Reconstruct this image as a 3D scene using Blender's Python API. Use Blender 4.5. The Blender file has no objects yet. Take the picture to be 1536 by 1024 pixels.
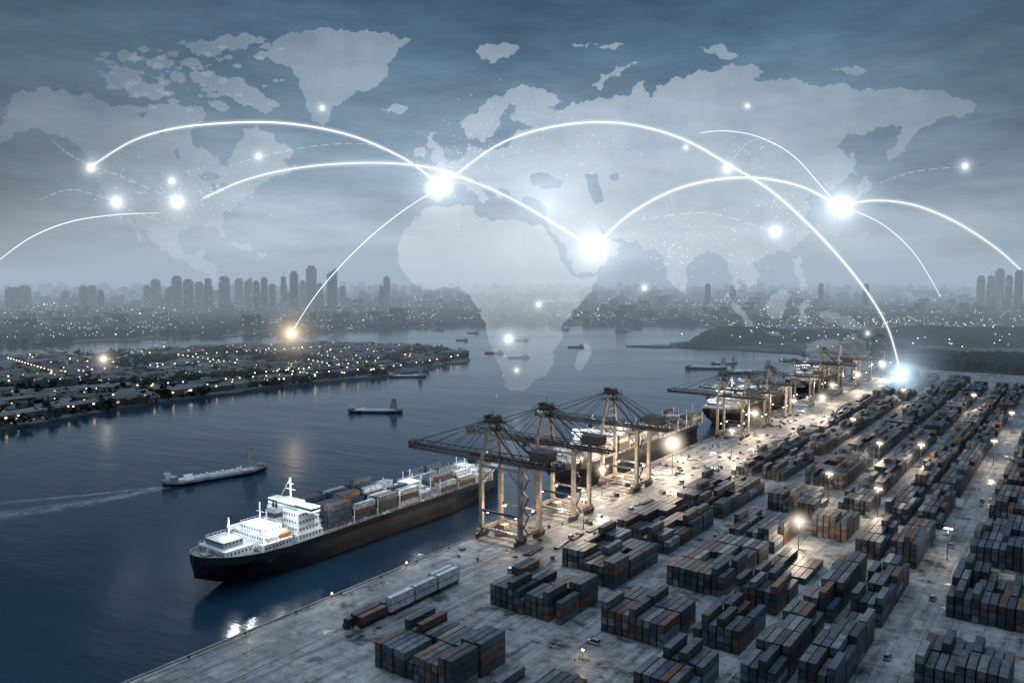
import bpy, math, random
import numpy as np
from mathutils import Vector, Matrix, noise
from mathutils.geometry import tessellate_polygon, delaunay_2d_cdt
R = random.Random(11)
scene = bpy.context.scene
COL = scene.collection
ANG = -math.atan2(0.590, 0.807)
E = Vector((0.590, 0.807, 0)).normalized(); N = Vector((E.y, -E.x, 0)); O = Vector((-15, 365, 0))
def P(s, t, z=0.0): return O + E*s + N*t + Vector((0, 0, z))
WZ = -2.5

# ---------------------------------------------------------------- materials
def new_mat(name):
    m = bpy.data.materials.new(name); m.use_nodes = True
    nt = m.node_tree; nt.nodes.clear()
    return m, nt, nt.nodes, nt.links
def out(nt, sh, vol=False):
    o = nt.nodes.new('ShaderNodeOutputMaterial')
    nt.links.new(sh, o.inputs['Volume' if vol else 'Surface']); return o
def mth(nt, op, a, b=None, clamp=False):
    n = nt.nodes.new('ShaderNodeMath'); n.operation = op; n.use_clamp = clamp
    for i, x in enumerate((a, b)):
        if x is None: continue
        if isinstance(x, (int, float)): n.inputs[i].default_value = x
        else: nt.links.new(x, n.inputs[i])
    return n.outputs[0]
def ramp(nt, fac, stops):
    n = nt.nodes.new('ShaderNodeValToRGB'); cr = n.color_ramp
    while len(cr.elements) < len(stops): cr.elements.new(0.5)
    for e, (p, c) in zip(cr.elements, stops):
        e.position = p; e.color = (c[0], c[1], c[2], 1) if not isinstance(c, (int, float)) else (c, c, c, 1)
    nt.links.new(fac, n.inputs[0]); return n.outputs[0]
def mixc(nt, fac, a, b, mode='MIX'):
    n = nt.nodes.new('ShaderNodeMix'); n.data_type = 'RGBA'; n.blend_type = mode
    for idx, x in ((0, fac), (6, a), (7, b)):
        if isinstance(x, (int, float)): n.inputs[idx].default_value = x
        elif isinstance(x, tuple): n.inputs[idx].default_value = (x[0], x[1], x[2], 1)
        else: nt.links.new(x, n.inputs[idx])
    return n.outputs[2]
def noise_n(nt, vec, scale, detail=4, rough=0.55):
    n = nt.nodes.new('ShaderNodeTexNoise'); n.inputs['Scale'].default_value = scale
    n.inputs['Detail'].default_value = detail; n.inputs['Roughness'].default_value = rough
    if vec is not None: nt.links.new(vec, n.inputs['Vector'])
    return n.outputs['Fac']
def tc(nt, which='Object'):
    return nt.nodes.new('ShaderNodeTexCoord').outputs[which]
def mapping(nt, vec, scale=(1,1,1), rot=(0,0,0)):
    n = nt.nodes.new('ShaderNodeMapping'); n.inputs['Scale'].default_value = scale; n.inputs['Rotation'].default_value = rot
    nt.links.new(vec, n.inputs['Vector']); return n.outputs[0]
def bsdf(nt, color, rough=0.6, metal=0.0, bump=None, bstr=0.3, bdist=0.1, spec=None):
    b = nt.nodes.new('ShaderNodeBsdfPrincipled')
    if isinstance(color, tuple): b.inputs['Base Color'].default_value = (*color, 1)
    else: nt.links.new(color, b.inputs['Base Color'])
    if isinstance(rough, (int, float)): b.inputs['Roughness'].default_value = rough
    else: nt.links.new(rough, b.inputs['Roughness'])
    b.inputs['Metallic'].default_value = metal
    if spec is not None: b.inputs['Specular IOR Level'].default_value = spec
    if bump is not None:
        bn = nt.nodes.new('ShaderNodeBump'); bn.inputs['Strength'].default_value = bstr
        bn.inputs['Distance'].default_value = bdist
        nt.links.new(bump, bn.inputs['Height']); nt.links.new(bn.outputs[0], b.inputs['Normal'])
    return b
def paint(name, c, rough=0.5, metal=0.0, dirt=0.45, sc=0.4):
    m, nt, ns, lk = new_mat(name)
    f = noise_n(nt, tc(nt), sc, 6, 0.65)
    f2 = ramp(nt, f, [(0.38, 1-dirt), (0.62, 1.08)])
    col = mixc(nt, 1.0, tuple(c), f2, 'MULTIPLY')
    out(nt, bsdf(nt, col, rough, metal).outputs[0]); return m
def emis(name, c, s, sample=False):
    m, nt, ns, lk = new_mat(name)
    e = ns.new('ShaderNodeEmission'); e.inputs[0].default_value = (*c, 1); e.inputs[1].default_value = s
    out(nt, e.outputs[0])
    if not sample: m.cycles.emission_sampling = 'NONE'
    return m
def attr_emis(name, s):
    m, nt, ns, lk = new_mat(name)
    a = ns.new('ShaderNodeAttribute'); a.attribute_name = 'Col'
    e = ns.new('ShaderNodeEmission'); lk.new(a.outputs['Color'], e.inputs[0]); e.inputs[1].default_value = s
    out(nt, e.outputs[0]); m.cycles.emission_sampling = 'NONE'; return m
def attr_paint(name, rough=0.6, windows=False, sc=0.05, lit_s=0.5, thr=0.92):
    m, nt, ns, lk = new_mat(name)
    a = ns.new('ShaderNodeAttribute'); a.attribute_name = 'Col'
    g = ns.new('ShaderNodeNewGeometry')
    f = noise_n(nt, g.outputs['Position'], sc, 5)
    c = mixc(nt, 1.0, a.outputs['Color'], ramp(nt, f, [(0.35, 0.55), (0.65, 1.15)]), 'MULTIPLY')
    b = bsdf(nt, c, rough)
    if windows:
        sx = ns.new('ShaderNodeSeparateXYZ'); lk.new(g.outputs['Position'], sx.inputs[0])
        hz = mth(nt, 'ADD', sx.outputs[0], sx.outputs[1])
        fx = mth(nt, 'FRACT', mth(nt, 'MULTIPLY', hz, 1/6.0)); fz = mth(nt, 'FRACT', mth(nt, 'MULTIPLY', sx.outputs[2], 1/4.0))
        w = mth(nt, 'MULTIPLY', mth(nt, 'GREATER_THAN', fx, 0.4), mth(nt, 'GREATER_THAN', fz, 0.5))
        cv = ns.new('ShaderNodeCombineXYZ'); lk.new(mth(nt, 'FLOOR', mth(nt, 'MULTIPLY', hz, 1/6.0)), cv.inputs[0]); lk.new(mth(nt, 'FLOOR', mth(nt, 'MULTIPLY', sx.outputs[2], 0.25)), cv.inputs[1])
        wn = ns.new('ShaderNodeTexWhiteNoise'); wn.noise_dimensions = '2D'; lk.new(cv.outputs[0], wn.inputs['Vector'])
        lit = mth(nt, 'MULTIPLY', w, mth(nt, 'GREATER_THAN', wn.outputs['Value'], thr))
        sn = ns.new('ShaderNodeSeparateXYZ'); lk.new(g.outputs['Normal'], sn.inputs[0])
        side = mth(nt, 'LESS_THAN', mth(nt, 'ABSOLUTE', sn.outputs[2]), 0.5)
        lit = mth(nt, 'MULTIPLY', lit, side)
        b.inputs['Emission Color'].default_value = (1.0, 0.88, 0.72, 1); lk.new(mth(nt, 'MULTIPLY', lit, lit_s), b.inputs['Emission Strength'])
        m.cycles.emission_sampling = 'NONE'
    out(nt, b.outputs[0]); return m

# ---------------------------------------------------------------- mesh builder
BF = [(0,3,2,1),(4,5,6,7),(0,1,5,4),(1,2,6,5),(2,3,7,6),(3,0,4,7)]
class MB:
    def __init__(s): s.v=[]; s.f=[]; s.m=[]; s.c=[]
    def add(s, vs, fs, m=0, c=None):
        b=len(s.v); s.v.extend([tuple(x) for x in vs])
        for f in fs: s.f.append(tuple(i+b for i in f)); s.m.append(m); s.c.append(c or (1,1,1))
    def box(s, x0,x1,y0,y1,z0,z1,m=0,c=None):
        s.add([(x0,y0,z0),(x1,y0,z0),(x1,y1,z0),(x0,y1,z0),(x0,y0,z1),(x1,y0,z1),(x1,y1,z1),(x0,y1,z1)],BF,m,c)
    def rbox(s, cx,cy,z0,lx,ly,h,rot,m=0,c=None,taper=1.0):
        ca,sa=math.cos(rot),math.sin(rot); vs=[]
        for k,z in ((1,z0),(taper,z0+h)):
            for dx,dy in ((-1,-1),(1,-1),(1,1),(-1,1)):
                a=dx*lx/2*k;b=dy*ly/2*k; vs.append((cx+a*ca-b*sa, cy+a*sa+b*ca, z))
        s.add(vs,BF,m,c)
    def gable(s, cx,cy,z0,lx,ly,h,rh,rot,mw=0,mr=0,cw=None,cr=None):
        ca,sa=math.cos(rot),math.sin(rot)
        def T(a,b,z): return (cx+a*ca-b*sa, cy+a*sa+b*ca, z)
        X=lx/2;Y=ly/2
        vs=[T(-X,-Y,z0),T(X,-Y,z0),T(X,Y,z0),T(-X,Y,z0),T(-X,-Y,z0+h),T(X,-Y,z0+h),T(X,Y,z0+h),T(-X,Y,z0+h),T(-X,0,z0+h+rh),T(X,0,z0+h+rh)]
        s.add(vs,[(0,1,5,4),(2,3,7,6),(1,2,6,9,5),(3,0,4,8,7)],mw,cw)
        s.add([vs[4],vs[5],vs[9],vs[8],vs[6],vs[7]],[(0,1,2,3),(4,5,3,2)],mr,cr)
    def beam(s, a,b,w,h=None,m=0,c=None):
        a=Vector(a);b=Vector(b);h=h or w; d=(b-a)
        if d.length<1e-6: return
        d.normalize(); up=Vector((0,0,1)) if abs(d.z)<0.95 else Vector((0,1,0))
        r=d.cross(up).normalized(); u=r.cross(d).normalized()
        vs=[]
        for p in (a,b):
            for i,j in ((-1,-1),(1,-1),(1,1),(-1,1)): vs.append(p+r*(i*w/2)+u*(j*h/2))
        s.add(vs,BF,m,c)
    def cyl(s, x,y,z0,z1,r0,r1=None,n=10,m=0,c=None):
        r1=r0 if r1 is None else r1; vs=[]
        for z,r in ((z0,r0),(z1,r1)):
            for i in range(n): a=2*math.pi*i/n; vs.append((x+r*math.cos(a),y+r*math.sin(a),z))
        fs=[(i,(i+1)%n,n+(i+1)%n,n+i) for i in range(n)]+[tuple(range(n,2*n))]
        s.add(vs,fs,m,c)
    def wheel(s,x,y,z,r,w,m=0,n=10):
        vs=[]
        for k in (-w/2,w/2):
            for i in range(n): a=2*math.pi*i/n; vs.append((x+k,y+r*math.cos(a),z+r*math.sin(a)))
        s.add(vs,[(i,(i+1)%n,n+(i+1)%n,n+i) for i in range(n)]+[tuple(range(n,2*n)),tuple(reversed(range(n)))],m)
    def obj(s, name, mats, loc=(0,0,0), rot=0.0, parent=None, smooth=False):
        me=bpy.data.meshes.new(name); me.from_pydata(s.v,[],s.f)
        for m in mats: me.materials.append(m)
        me.polygons.foreach_set('material_index', s.m)
        ca=me.color_attributes.new('Col','FLOAT_COLOR','CORNER')
        cnt=np.array([len(f) for f in s.f]); arr=np.repeat(np.array([(c[0],c[1],c[2],1.0) for c in s.c],dtype=np.float32),cnt,axis=0)
        ca.data.foreach_set('color', arr.ravel())
        if smooth: me.polygons.foreach_set('use_smooth',[True]*len(s.f))
        me.update()
        o=bpy.data.objects.new(name,me); COL.objects.link(o)
        if parent: o.parent=parent
        o.location=loc; o.rotation_euler=(0,0,rot); return o
def empty(name, loc=(0,0,0), rot=0.0):
    o=bpy.data.objects.new(name,None); o.empty_display_size=1; COL.objects.link(o); o.location=loc; o.rotation_euler=(0,0,rot); return o
def port_obj(mb,name,mats,**k): return mb.obj(name,mats,loc=O,rot=ANG,**k)

# ---------------------------------------------------------------- world
w=bpy.data.worlds.new("World"); scene.world=w; w.use_nodes=True
nt=w.node_tree; nt.nodes.clear(); ns=nt.nodes; lk=nt.links
g=tc(nt,'Generated'); sx=ns.new('ShaderNodeSeparateXYZ'); lk.new(g,sx.inputs[0])
cl=noise_n(nt,mapping(nt,g,(1.5,1.5,5.0)),1.8,7,0.55)
cl2=noise_n(nt,mapping(nt,g,(3.0,3.0,13.0),(0.05,0.1,0.4)),2.3,9,0.62)
cm=mth(nt,'ADD',mth(nt,'MULTIPLY',cl,0.55),mth(nt,'MULTIPLY',cl2,0.45))
zz=mth(nt,'ADD',sx.outputs[2],mth(nt,'MULTIPLY',mth(nt,'SUBTRACT',cm,0.5),-0.12))
grad=ramp(nt,zz,[(0.0,(.43,.53,.62)),(0.05,(.40,.49,.58)),(0.11,(.30,.395,.49)),(0.18,(.175,.26,.35)),(0.26,(.082,.15,.225)),(0.34,(.036,.082,.14)),(0.5,(.03,.07,.12)),(0.70,(.09,.15,.22)),(0.86,(.60,.82,1.08)),(1.0,(.70,.95,1.25))])
x2=mth(nt,'MULTIPLY',mth(nt,'SUBTRACT',sx.outputs[0],0.05),mth(nt,'SUBTRACT',sx.outputs[0],0.05))
az=mth(nt,'SUBTRACT',1.12,mth(nt,'MULTIPLY',x2,1.75)); az=mth(nt,'MAXIMUM',az,0.5)
cb=mth(nt,'MULTIPLY',az,ramp(nt,cm,[(0.36,0.76),(0.5,1.0),(0.66,1.3)]))
col=mixc(nt,1.0,grad,cb,'MULTIPLY')
b1=ns.new('ShaderNodeBackground'); lk.new(col,b1.inputs[0]); b1.inputs[1].default_value=1.0
sky=ns.new('ShaderNodeTexSky'); sky.sky_type='NISHITA'; sky.sun_disc=False; sky.sun_elevation=math.radians(50); sky.sun_rotation=math.radians(-38)
b2=ns.new('ShaderNodeBackground'); lk.new(sky.outputs[0],b2.inputs[0]); b2.inputs[1].default_value=0.003
ad=ns.new('ShaderNodeAddShader'); lk.new(b1.outputs[0],ad.inputs[0]); lk.new(b2.outputs[0],ad.inputs[1])
wo=ns.new('ShaderNodeOutputWorld'); lk.new(ad.outputs[0],wo.inputs[0])
sun=bpy.data.lights.new('sun','SUN'); sun.energy=0.5; sun.angle=math.radians(14); sun.color=(0.76,0.88,1.0)
so=bpy.data.objects.new('sun',sun); COL.objects.link(so)
so.rotation_euler=Vector((0.38,-0.48,-0.80)).to_track_quat('-Z','Y').to_euler()

# ---------------------------------------------------------------- haze (absorbing + glowing air, no scattering)
def haze(name,y0,y1,z1,dens,colr):
    m,nt,ns,lk=new_mat(name)
    ab=ns.new('ShaderNodeVolumeAbsorption'); ab.inputs['Color'].default_value=(0,0,0,1); ab.inputs['Density'].default_value=dens
    em=ns.new('ShaderNodeEmission'); em.inputs[0].default_value=(*colr,1); em.inputs[1].default_value=dens
    a=ns.new('ShaderNodeAddShader'); lk.new(ab.outputs[0],a.inputs[0]); lk.new(em.outputs[0],a.inputs[1]); out(nt,a.outputs[0],True)
    try: m.cycles.homogeneous_volume=True
    except Exception: pass
    b=MB(); b.box(-16000,16000,y0,y1,-3.2,z1); o=b.obj(name,[m]); return o
haze('haze_layer',840,26000,200,0.00029,(.37,.47,.56))

# ---------------------------------------------------------------- water
m_water,nt,ns,lk=new_mat('water')
g=ns.new('ShaderNodeNewGeometry').outputs['Position']
mp=mapping(nt,g,(1,1,1),(0,0,0.5)); mp2=mapping(nt,mp,(0.35,1.0,1.0))
n1=noise_n(nt,mp2,0.22,6,0.6); n2=noise_n(nt,mp2,0.035,4,0.5); n3=noise_n(nt,mapping(nt,g,(0.3,1,1),(0,0,-0.3)),0.006,4,0.55)
h=mth(nt,'ADD',mth(nt,'MULTIPLY',n1,0.8),mth(nt,'MULTIPLY',n2,1.8))
colw=mixc(nt,n3,(.006,.024,.048),(.016,.048,.082))
rg=ramp(nt,n3,[(0.35,0.10),(0.65,0.20)])
b=bsdf(nt,colw,rg,0,h,0.26,0.8); b.inputs['IOR'].default_value=1.40
out(nt,b.outputs[0])
b=MB(); b.add([(-20000,-2000,WZ),(20000,-2000,WZ),(20000,26000,WZ),(-20000,26000,WZ)],[(0,1,2,3)]); b.obj('water',[m_water])

# ---------------------------------------------------------------- land
def rough(poly,amp,depth,rr):
    pts=[Vector(p) for p in poly]
    for d in range(depth):
        q=[]
        for i,p in enumerate(pts):
            n_=pts[(i+1)%len(pts)]; q.append(p); dv=n_-p; L=dv.length
            if L<1.2: continue
            pr=Vector((-dv.y,dv.x))/max(L,1e-6); q.append((p+n_)/2+pr*min(amp,L*0.28)*rr.uniform(-1,1))
        pts=q; amp*=0.6
    return pts
def slab(name,poly,z,mat,skirt=4.0,ms=None):
    b=MB(); tr=tessellate_polygon([[Vector((p[0],p[1],0)) for p in poly]]); vs=[(p[0],p[1],z) for p in poly]
    fs=[]
    for t in tr:
        a,b_,c=[Vector(vs[i]) for i in t]
        fs.append(t if (b_-a).cross(c-a).z>0 else (t[0],t[2],t[1]))
    b.add(vs,fs,0); n=len(poly)
    b.add(vs+[(p[0],p[1],z-skirt) for p in poly],[(i,(i+1)%n,n+(i+1)%n,n+i) for i in range(n)],1)
    return b.obj(name,[mat,ms or mat])
m_land,nt,ns,lk=new_mat('city_ground')
g=ns.new('ShaderNodeNewGeometry').outputs['Position']
n1=noise_n(nt,g,0.006,6,0.6); n2=noise_n(nt,mapping(nt,g,(1,0.5,1),(0,0,.5)),0.03,5,0.6)
c=ramp(nt,n1,[(0.38,(.012,.02,.024)),(0.5,(.035,.047,.056)),(0.64,(.12,.135,.15))])
c=mixc(nt,0.6,c,ramp(nt,n2,[(0.4,(.012,.02,.024)),(0.62,(.13,.145,.16))]))
out(nt,bsdf(nt,c,0.85).outputs[0])
m_stone=paint('shore_stone',(.13,.135,.14),0.9)
PEN=[(-1800,380),(-700,470),(-406,628),(-355,739),(-268,865),(-169,965),(-107,1075),(-62,1173),(-84,1279),(-193,1364),(-340,1400),(-567,1302),(-740,1150),(-1800,1000)]
FAR=[(-15000,1300),(-897,1390),(-735,1541),(-479,1687),(-270,1911),(-13,1991),(500,1985),(15000,1991),(15000,25500),(-15000,25500)]
RGT=[(200,1396),(289,1385),(380,1320),(460,1262),(560,1180),(590,1120),(575,1062),(640,985),(900,800),(3000,500),(9000,900),(9000,2040),(480,2040),(470,1800),(430,1650),(330,1500),(289,1420)]
rr=random.Random(3)
pen=rough(PEN,14,4,rr); rgt=rough(RGT,16,4,rr)
seq=[]
for i in range(1,6):
    a=Vector(FAR[i]);b_=Vector(FAR[i+1])
    for k in range(14):
        q=a.lerp(b_,k/14); seq.append(Vector((q.x+rr.uniform(-8,8),q.y+rr.uniform(-22,22))))
farp=[Vector(FAR[0])]+seq+[Vector(FAR[6]),Vector(FAR[7]),Vector(FAR[8]),Vector(FAR[9])]
slab('peninsula_ground',pen,-0.6,m_land,4,m_stone); slab('coastal_ground',rgt,-0.8,m_land,4,m_stone); slab('city_ground',farp,-1.0,m_land,4,m_stone)
def inside(p,poly):
    x,y=p; c=False; j=len(poly)-1
    for i in range(len(poly)):
        xi,yi=poly[i][0],poly[i][1]; xj,yj=poly[j][0],poly[j][1]
        if (yi>y)!=(yj>y) and x<(xj-xi)*(y-yi)/(yj-yi)+xi: c=not c
        j=i
    return c
m_bld=attr_paint('building_walls',0.75,True); m_roof=attr_paint('building_roofs',0.6)
m_lights=attr_emis('city_lamps',4.5)
WARM=[(1.0,.62,.30),(1,.75,.45),(1,.85,.65),(.85,.93,1),(.7,.85,1)]
COOL=[(1,.78,.5),(1,.88,.72),(.85,.93,1),(.75,.88,1),(.7,.85,1)]
def lightbox(b,x,y,z,s,c): b.box(x-s/2,x+s/2,y-s/2,y+s/2,z,z+s,0,c)
hb=MB(); lb=MB(); r=random.Random(5)
def density(x,y,sc=0.004): return noise.noise(Vector((x*sc,y*sc,1.7)))
# rows of long dockside warehouses along the peninsula's shore
shed=[]
for k in range(2,6):
    a=Vector(PEN[k]);b_=Vector(PEN[k+1]); d=(b_-a); L=d.length; ang=math.atan2(d.y,d.x); d.normalize(); nrm=Vector((-d.y,d.x))
    for row in (26,52):
        j=10
        while j<L-20:
            ln=r.uniform(24,46); q=a+d*(j+ln/2)+nrm*row
            if r.random()<.75:
                g_=r.uniform(.06,.2); hb.gable(q.x,q.y,-.6,ln,r.uniform(13,18),r.uniform(5,7.5),2.2,ang,0,1,(g_*.8,)*3,(g_*.93,g_,g_*1.1)); shed.append((q.x,q.y,ln/2+6))
                for z in range(2): lightbox(lb,q.x+r.uniform(-ln/3,ln/3),q.y-12,5,1.0,r.choice(WARM[:3]))
            j+=ln+r.uniform(5,14)
n=0
for i in range(9000):
    if n>2100: break
    x=r.uniform(-1150,-65); y=r.uniform(500,1400)
    if abs(x)>y*0.68+40 or not inside((x,y),PEN): continue
    if not inside((x+14,y-14),PEN): continue
    if any(abs(x-a)<c_ and abs(y-b_)<c_*.8 for a,b_,c_ in shed): continue
    d=density(x,y,0.008)
    if d<-0.12: continue
    rot=0.75+0.25*density(x,y,0.002)+ (1.57 if r.random()<.4 else 0)
    g_=r.uniform(.03,.15); rc=(g_*.93,g_*1.02,g_*1.1) if r.random()<.85 else (g_*.9,g_*.6,g_*.45)
    wc=(r.uniform(.06,.25),)*3
    if r.random()<.13: hb.gable(x,y,-.6,r.uniform(25,50),r.uniform(12,22),r.uniform(5,7),2,rot,0,1,wc,rc)
    else: hb.gable(x,y,-.6,r.uniform(7,16),r.uniform(6,10),r.uniform(3,6),r.uniform(1.5,3),rot,0,1,wc,rc)
    n+=1
    if r.random()<.3: lightbox(lb,x+r.uniform(-9,9),y-r.uniform(5,9),r.uniform(2,7),r.uniform(.4,1.2),r.choice(WARM[:3]))
hb.obj('peninsula_houses',[m_bld,m_roof])
m_tree=attr_paint('tree_foliage',0.9,False,0.3)
tb=MB()
def clump(b,x,y,z,rad,h,k,r):
    for _ in range(k):
        a=r.uniform(0,6.28);q=rad*math.sqrt(r.random()); zz=z+h*(0.25+0.75*r.random())*(1-0.5*(q/rad)**2)
        cx=x+q*math.cos(a);cy=y+q*math.sin(a); s=rad*r.uniform(.25,.5)
        d1=Vector((r.uniform(-1,1),r.uniform(-1,1),r.uniform(-.6,.6))).normalized(); d2=d1.cross(Vector((r.uniform(-1,1),r.uniform(-1,1),r.uniform(-1,1)))).normalized()
        c=Vector((cx,cy,zz)); v=r.uniform(.5,1.6); colr=(.013*v,.025*v,.025*v)
        b.add([c+d1*s,c+d2*s,c-d1*s*.8,c-d2*s],[(0,1,2,3)],0,colr)
n=0
while n<1300:
    x=r.uniform(-1000,-65);y=r.uniform(520,1390)
    if inside((x,y),PEN) and abs(x)<y*.7: clump(tb,x,y,-.6,r.uniform(4,9),r.uniform(5,10),14,r); n+=1
tb.obj('peninsula_trees',[m_tree])
for k in range(2,8):
    a=Vector(PEN[k]);b_=Vector(PEN[k+1]); L=(b_-a).length
    for j in range(int(L/20)):
        q=a.lerp(b_,(j+.5)/(L/20)); 
        if r.random()<.6: lightbox(lb,q.x-10,q.y+4,5,1.2,r.choice(WARM[:3]))
for k in range(9):   # lit streets on the peninsula
    x=r.uniform(-620,-150); y=r.uniform(760,1330); a=.75+r.choice([0,1.57])+r.uniform(-.15,.15)
    for j in range(r.randint(6,16)):
        q=(x+math.cos(a)*j*15,y+math.sin(a)*j*15)
        if inside(q,PEN): lightbox(lb,q[0],q[1],7,1.0,WARM[1])
cb_=MB(); r=random.Random(8); n=0
for i in range(40000):
    if n>6000: break
    y=1400*math.exp(r.uniform(0,1.75)); x=r.uniform(-.72,.72)*y
    if not (inside((x,y),FAR) or (x>480 and y>1750)): continue
    if x>300 and y<1950: continue
    d=density(x,y,0.0022)
    if d<-.12 and r.random()<.9: continue
    sc=1+ (y-1400)/3500
    g_=r.uniform(.02,.12); cc=(g_*.88,g_,g_*1.13)
    hgt=r.uniform(4,11)*(1+ (r.random()<.06)*2.0)*min(sc,1.5)
    cb_.rbox(x,y,-1,r.uniform(10,34)*sc,r.uniform(10,24)*sc,hgt,.5+d*1.5,0,cc); n+=1
cb_.obj('city_buildings',[m_bld])
tb=MB(); n=0
while n<900:
    y=1400*math.exp(r.uniform(0,1.0)); x=r.uniform(-.72,.72)*y
    if inside((x,y),FAR): 
        for q in range(3): clump(tb,x+r.uniform(-40,40),y+r.uniform(-12,12),-1,r.uniform(12,24),r.uniform(8,14),9,r)
        n+=1
tb.obj('city_trees',[m_tree])
n=0
while n<2000:
    y=1400*math.exp(r.uniform(0,1.4)); x=r.uniform(-.72,.72)*y
    if not (inside((x,y),FAR) or (x>480 and y>1500)): continue
    if density(x,y,0.003)<.02 and r.random()<.85: continue
    s=r.uniform(.6,1.6)*y/2600*(1 if r.random()<.95 else 1.9)
    c=r.choice(COOL); q_=r.uniform(.3,1); c=(c[0]*q_,c[1]*q_,c[2]*q_); lightbox(lb,x,y,r.uniform(6,16),s,c); n+=1
for k in range(46):
    y=1450*math.exp(r.uniform(0,1.0)); x=r.uniform(-.7,.7)*y; a=r.choice([.1,-.15,.3,2.9,1.2])+r.uniform(-.1,.1)
    c=r.choice(COOL); c=(c[0]*.6,c[1]*.6,c[2]*.6)
    for j in range(r.randint(8,26)):
        q=(x+math.cos(a)*j*26,y+math.sin(a)*j*26)
        if inside(q,FAR) : lightbox(lb,q[0],q[1],9,1.0*y/2200,c)
n=0
while n<170:
    x=r.uniform(300,1500);y=r.uniform(1100,1950)
    if inside((x,y),RGT) and x<y*.75: lightbox(lb,x,y,r.uniform(3,26),r.uniform(.6,1.3),r.choice(WARM[:4])); n+=1
lb.obj('city_street_lights',[m_lights])
r=random.Random(21)
m_tower=attr_paint('tower_facade',0.4,True,0.05,0.35,0.95)
def tower(px,top,wpx,dist,style=0):
    x=(px-768)/1199*dist; wd=wpx/1199*dist; hgt=120+(415-top)/1199*dist
    b=MB(); g_=r.uniform(.012,.035); c=(g_*.8,g_,g_*1.2); c2=(g_*.6,g_*.8,g_*1.0)
    if style==0:
        b.box(-wd/2,wd/2,-wd*.4,wd*.4,0,hgt*.94,0,c); b.box(-wd*.32,wd*.32,-wd*.3,wd*.3,hgt*.94,hgt,0,c2)
    elif style==1:
        b.box(-wd/2,wd/2,-wd*.4,wd*.4,0,hgt*.7,0,c); b.box(-wd*.38,wd*.38,-wd*.35,wd*.35,hgt*.7,hgt*.92,0,c2); b.beam((0,0,hgt*.92),(0,0,hgt*1.06),wd*.06,None,0,c2)
    else:
        b.add([(-wd/2,-wd*.4,0),(wd/2,-wd*.4,0),(wd/2,wd*.4,0),(-wd/2,wd*.4,0),(-wd/2,-wd*.4,hgt*.86),(wd/2,-wd*.4,hgt),(wd/2,wd*.4,hgt),(-wd/2,wd*.4,hgt*.86)],BF,0,c)
    for k in range(5):
        xx=-wd/2+wd*(k+.5)/5; b.box(xx-wd*.02,xx+wd*.02,-wd*.4-1,-wd*.4+.1,0,hgt*.7,0,c2)
    b.obj('skyscraper',[m_tower],loc=(x,dist,-1),rot=r.uniform(-.15,.15))
T=[(18,430,16,0),(36,428,13,0),(96,434,10,1),(124,428,9,0),(137,427,10,0),(150,432,8,1),(220,427,9,0),(233,418,11,0),(252,428,9,2),(265,413,12,0),(282,418,12,0),(298,422,10,0),(312,413,11,1),(336,414,13,0),(358,417,10,0),(372,416,10,2),(384,420,8,0),(396,415,9,0),(408,425,8,0),(425,410,8,1),(441,406,11,0),(454,420,8,0),(467,398,13,0),(480,424,8,0),(498,402,13,2),(514,428,8,0),(572,425,7,1),(580,414,9,0),(1062,425,7,0),(1100,424,7,1),(1232,424,6,0),(1300,425,7,0),(1472,413,9,0),(1487,409,9,1),(1500,402,10,0),(1514,412,8,0),(1529,404,9,0)]
for px,tp,wp,stl in T: tower(px,tp,wp,r.uniform(2700,3150),stl)
b=MB()
for i in range(420):
    d=r.uniform(3000,7000); x=r.gauss(-.1,.42)*d
    if abs(x)>.7*d: continue
    k=math.exp(-((x/d+.33)/.2)**2); hgt=r.uniform(12,34)+k*r.uniform(0,34)+ (d-3300)*.011; wd=r.uniform(22,50)
    g_=r.uniform(.02,.08); b.rbox(x,d,-1,wd,wd*.8,hgt,r.uniform(-.3,.3),0,(g_*.9,g_,g_*1.1))
    if r.random()<.5: b.rbox(x,d,-1+hgt,wd*.5,wd*.4,r.uniform(4,9),0,0,(g_*.7,g_*.8,g_*.9))
b.obj('city_skyline',[m_tower])
def hills(name,x0,x1,y0,y1,step,hf,poly):
    nx=int((x1-x0)/step)+1; ny=int((y1-y0)/step)+1; b=MB(); vs=[];fs=[];
    for j in range(ny):
        for i in range(nx):
            x=x0+i*step+R.uniform(-.3,.3)*step; y=y0+j*step+R.uniform(-.3,.3)*step; z=-1.5
            if inside((x,y),poly):
                hh=hf(x,y)
                if hh>0: z=-1+hh+ (6*abs(noise.noise(Vector((x*.07,y*.07,0))))+4.5*R.random())*min(1,hh/5)
            vs.append((x,y,z))
    b.add(vs,[],0)
    for j in range(ny-1):
        for i in range(nx-1):
            a=j*nx+i
            if max(vs[a][2],vs[a+1][2],vs[a+nx][2],vs[a+nx+1][2])>-1.4:
                v=R.uniform(.4,1.6); b.f.append((a,a+1,a+nx+1,a+nx)); b.m.append(0); b.c.append((.010*v,.019*v,.022*v))
    return b.obj(name,[m_tree])
def h1(x,y):
    a=22*math.exp(-((y-1560-(x-700)*.05)/150)**2)*(0.75+.5*noise.noise(Vector((x*.004,y*.004,3))))*min(1,max(0,(x-310)/120))
    a+= 16*noise.noise(Vector((x*.006,y*.006,9)))-5
    return a
hills('wooded_hill',290,1500,1240,1990,7,h1,RGT)
def h2(x,y): return 15*math.exp(-((y-1085+(x-650)*.25)/85)**2)*min(1,max(0,(x-560)/60))+6*noise.noise(Vector((x*.01,y*.01,5)))-1.0
hills('wooded_headland',560,1100,880,1230,5,h2,RGT)

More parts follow.
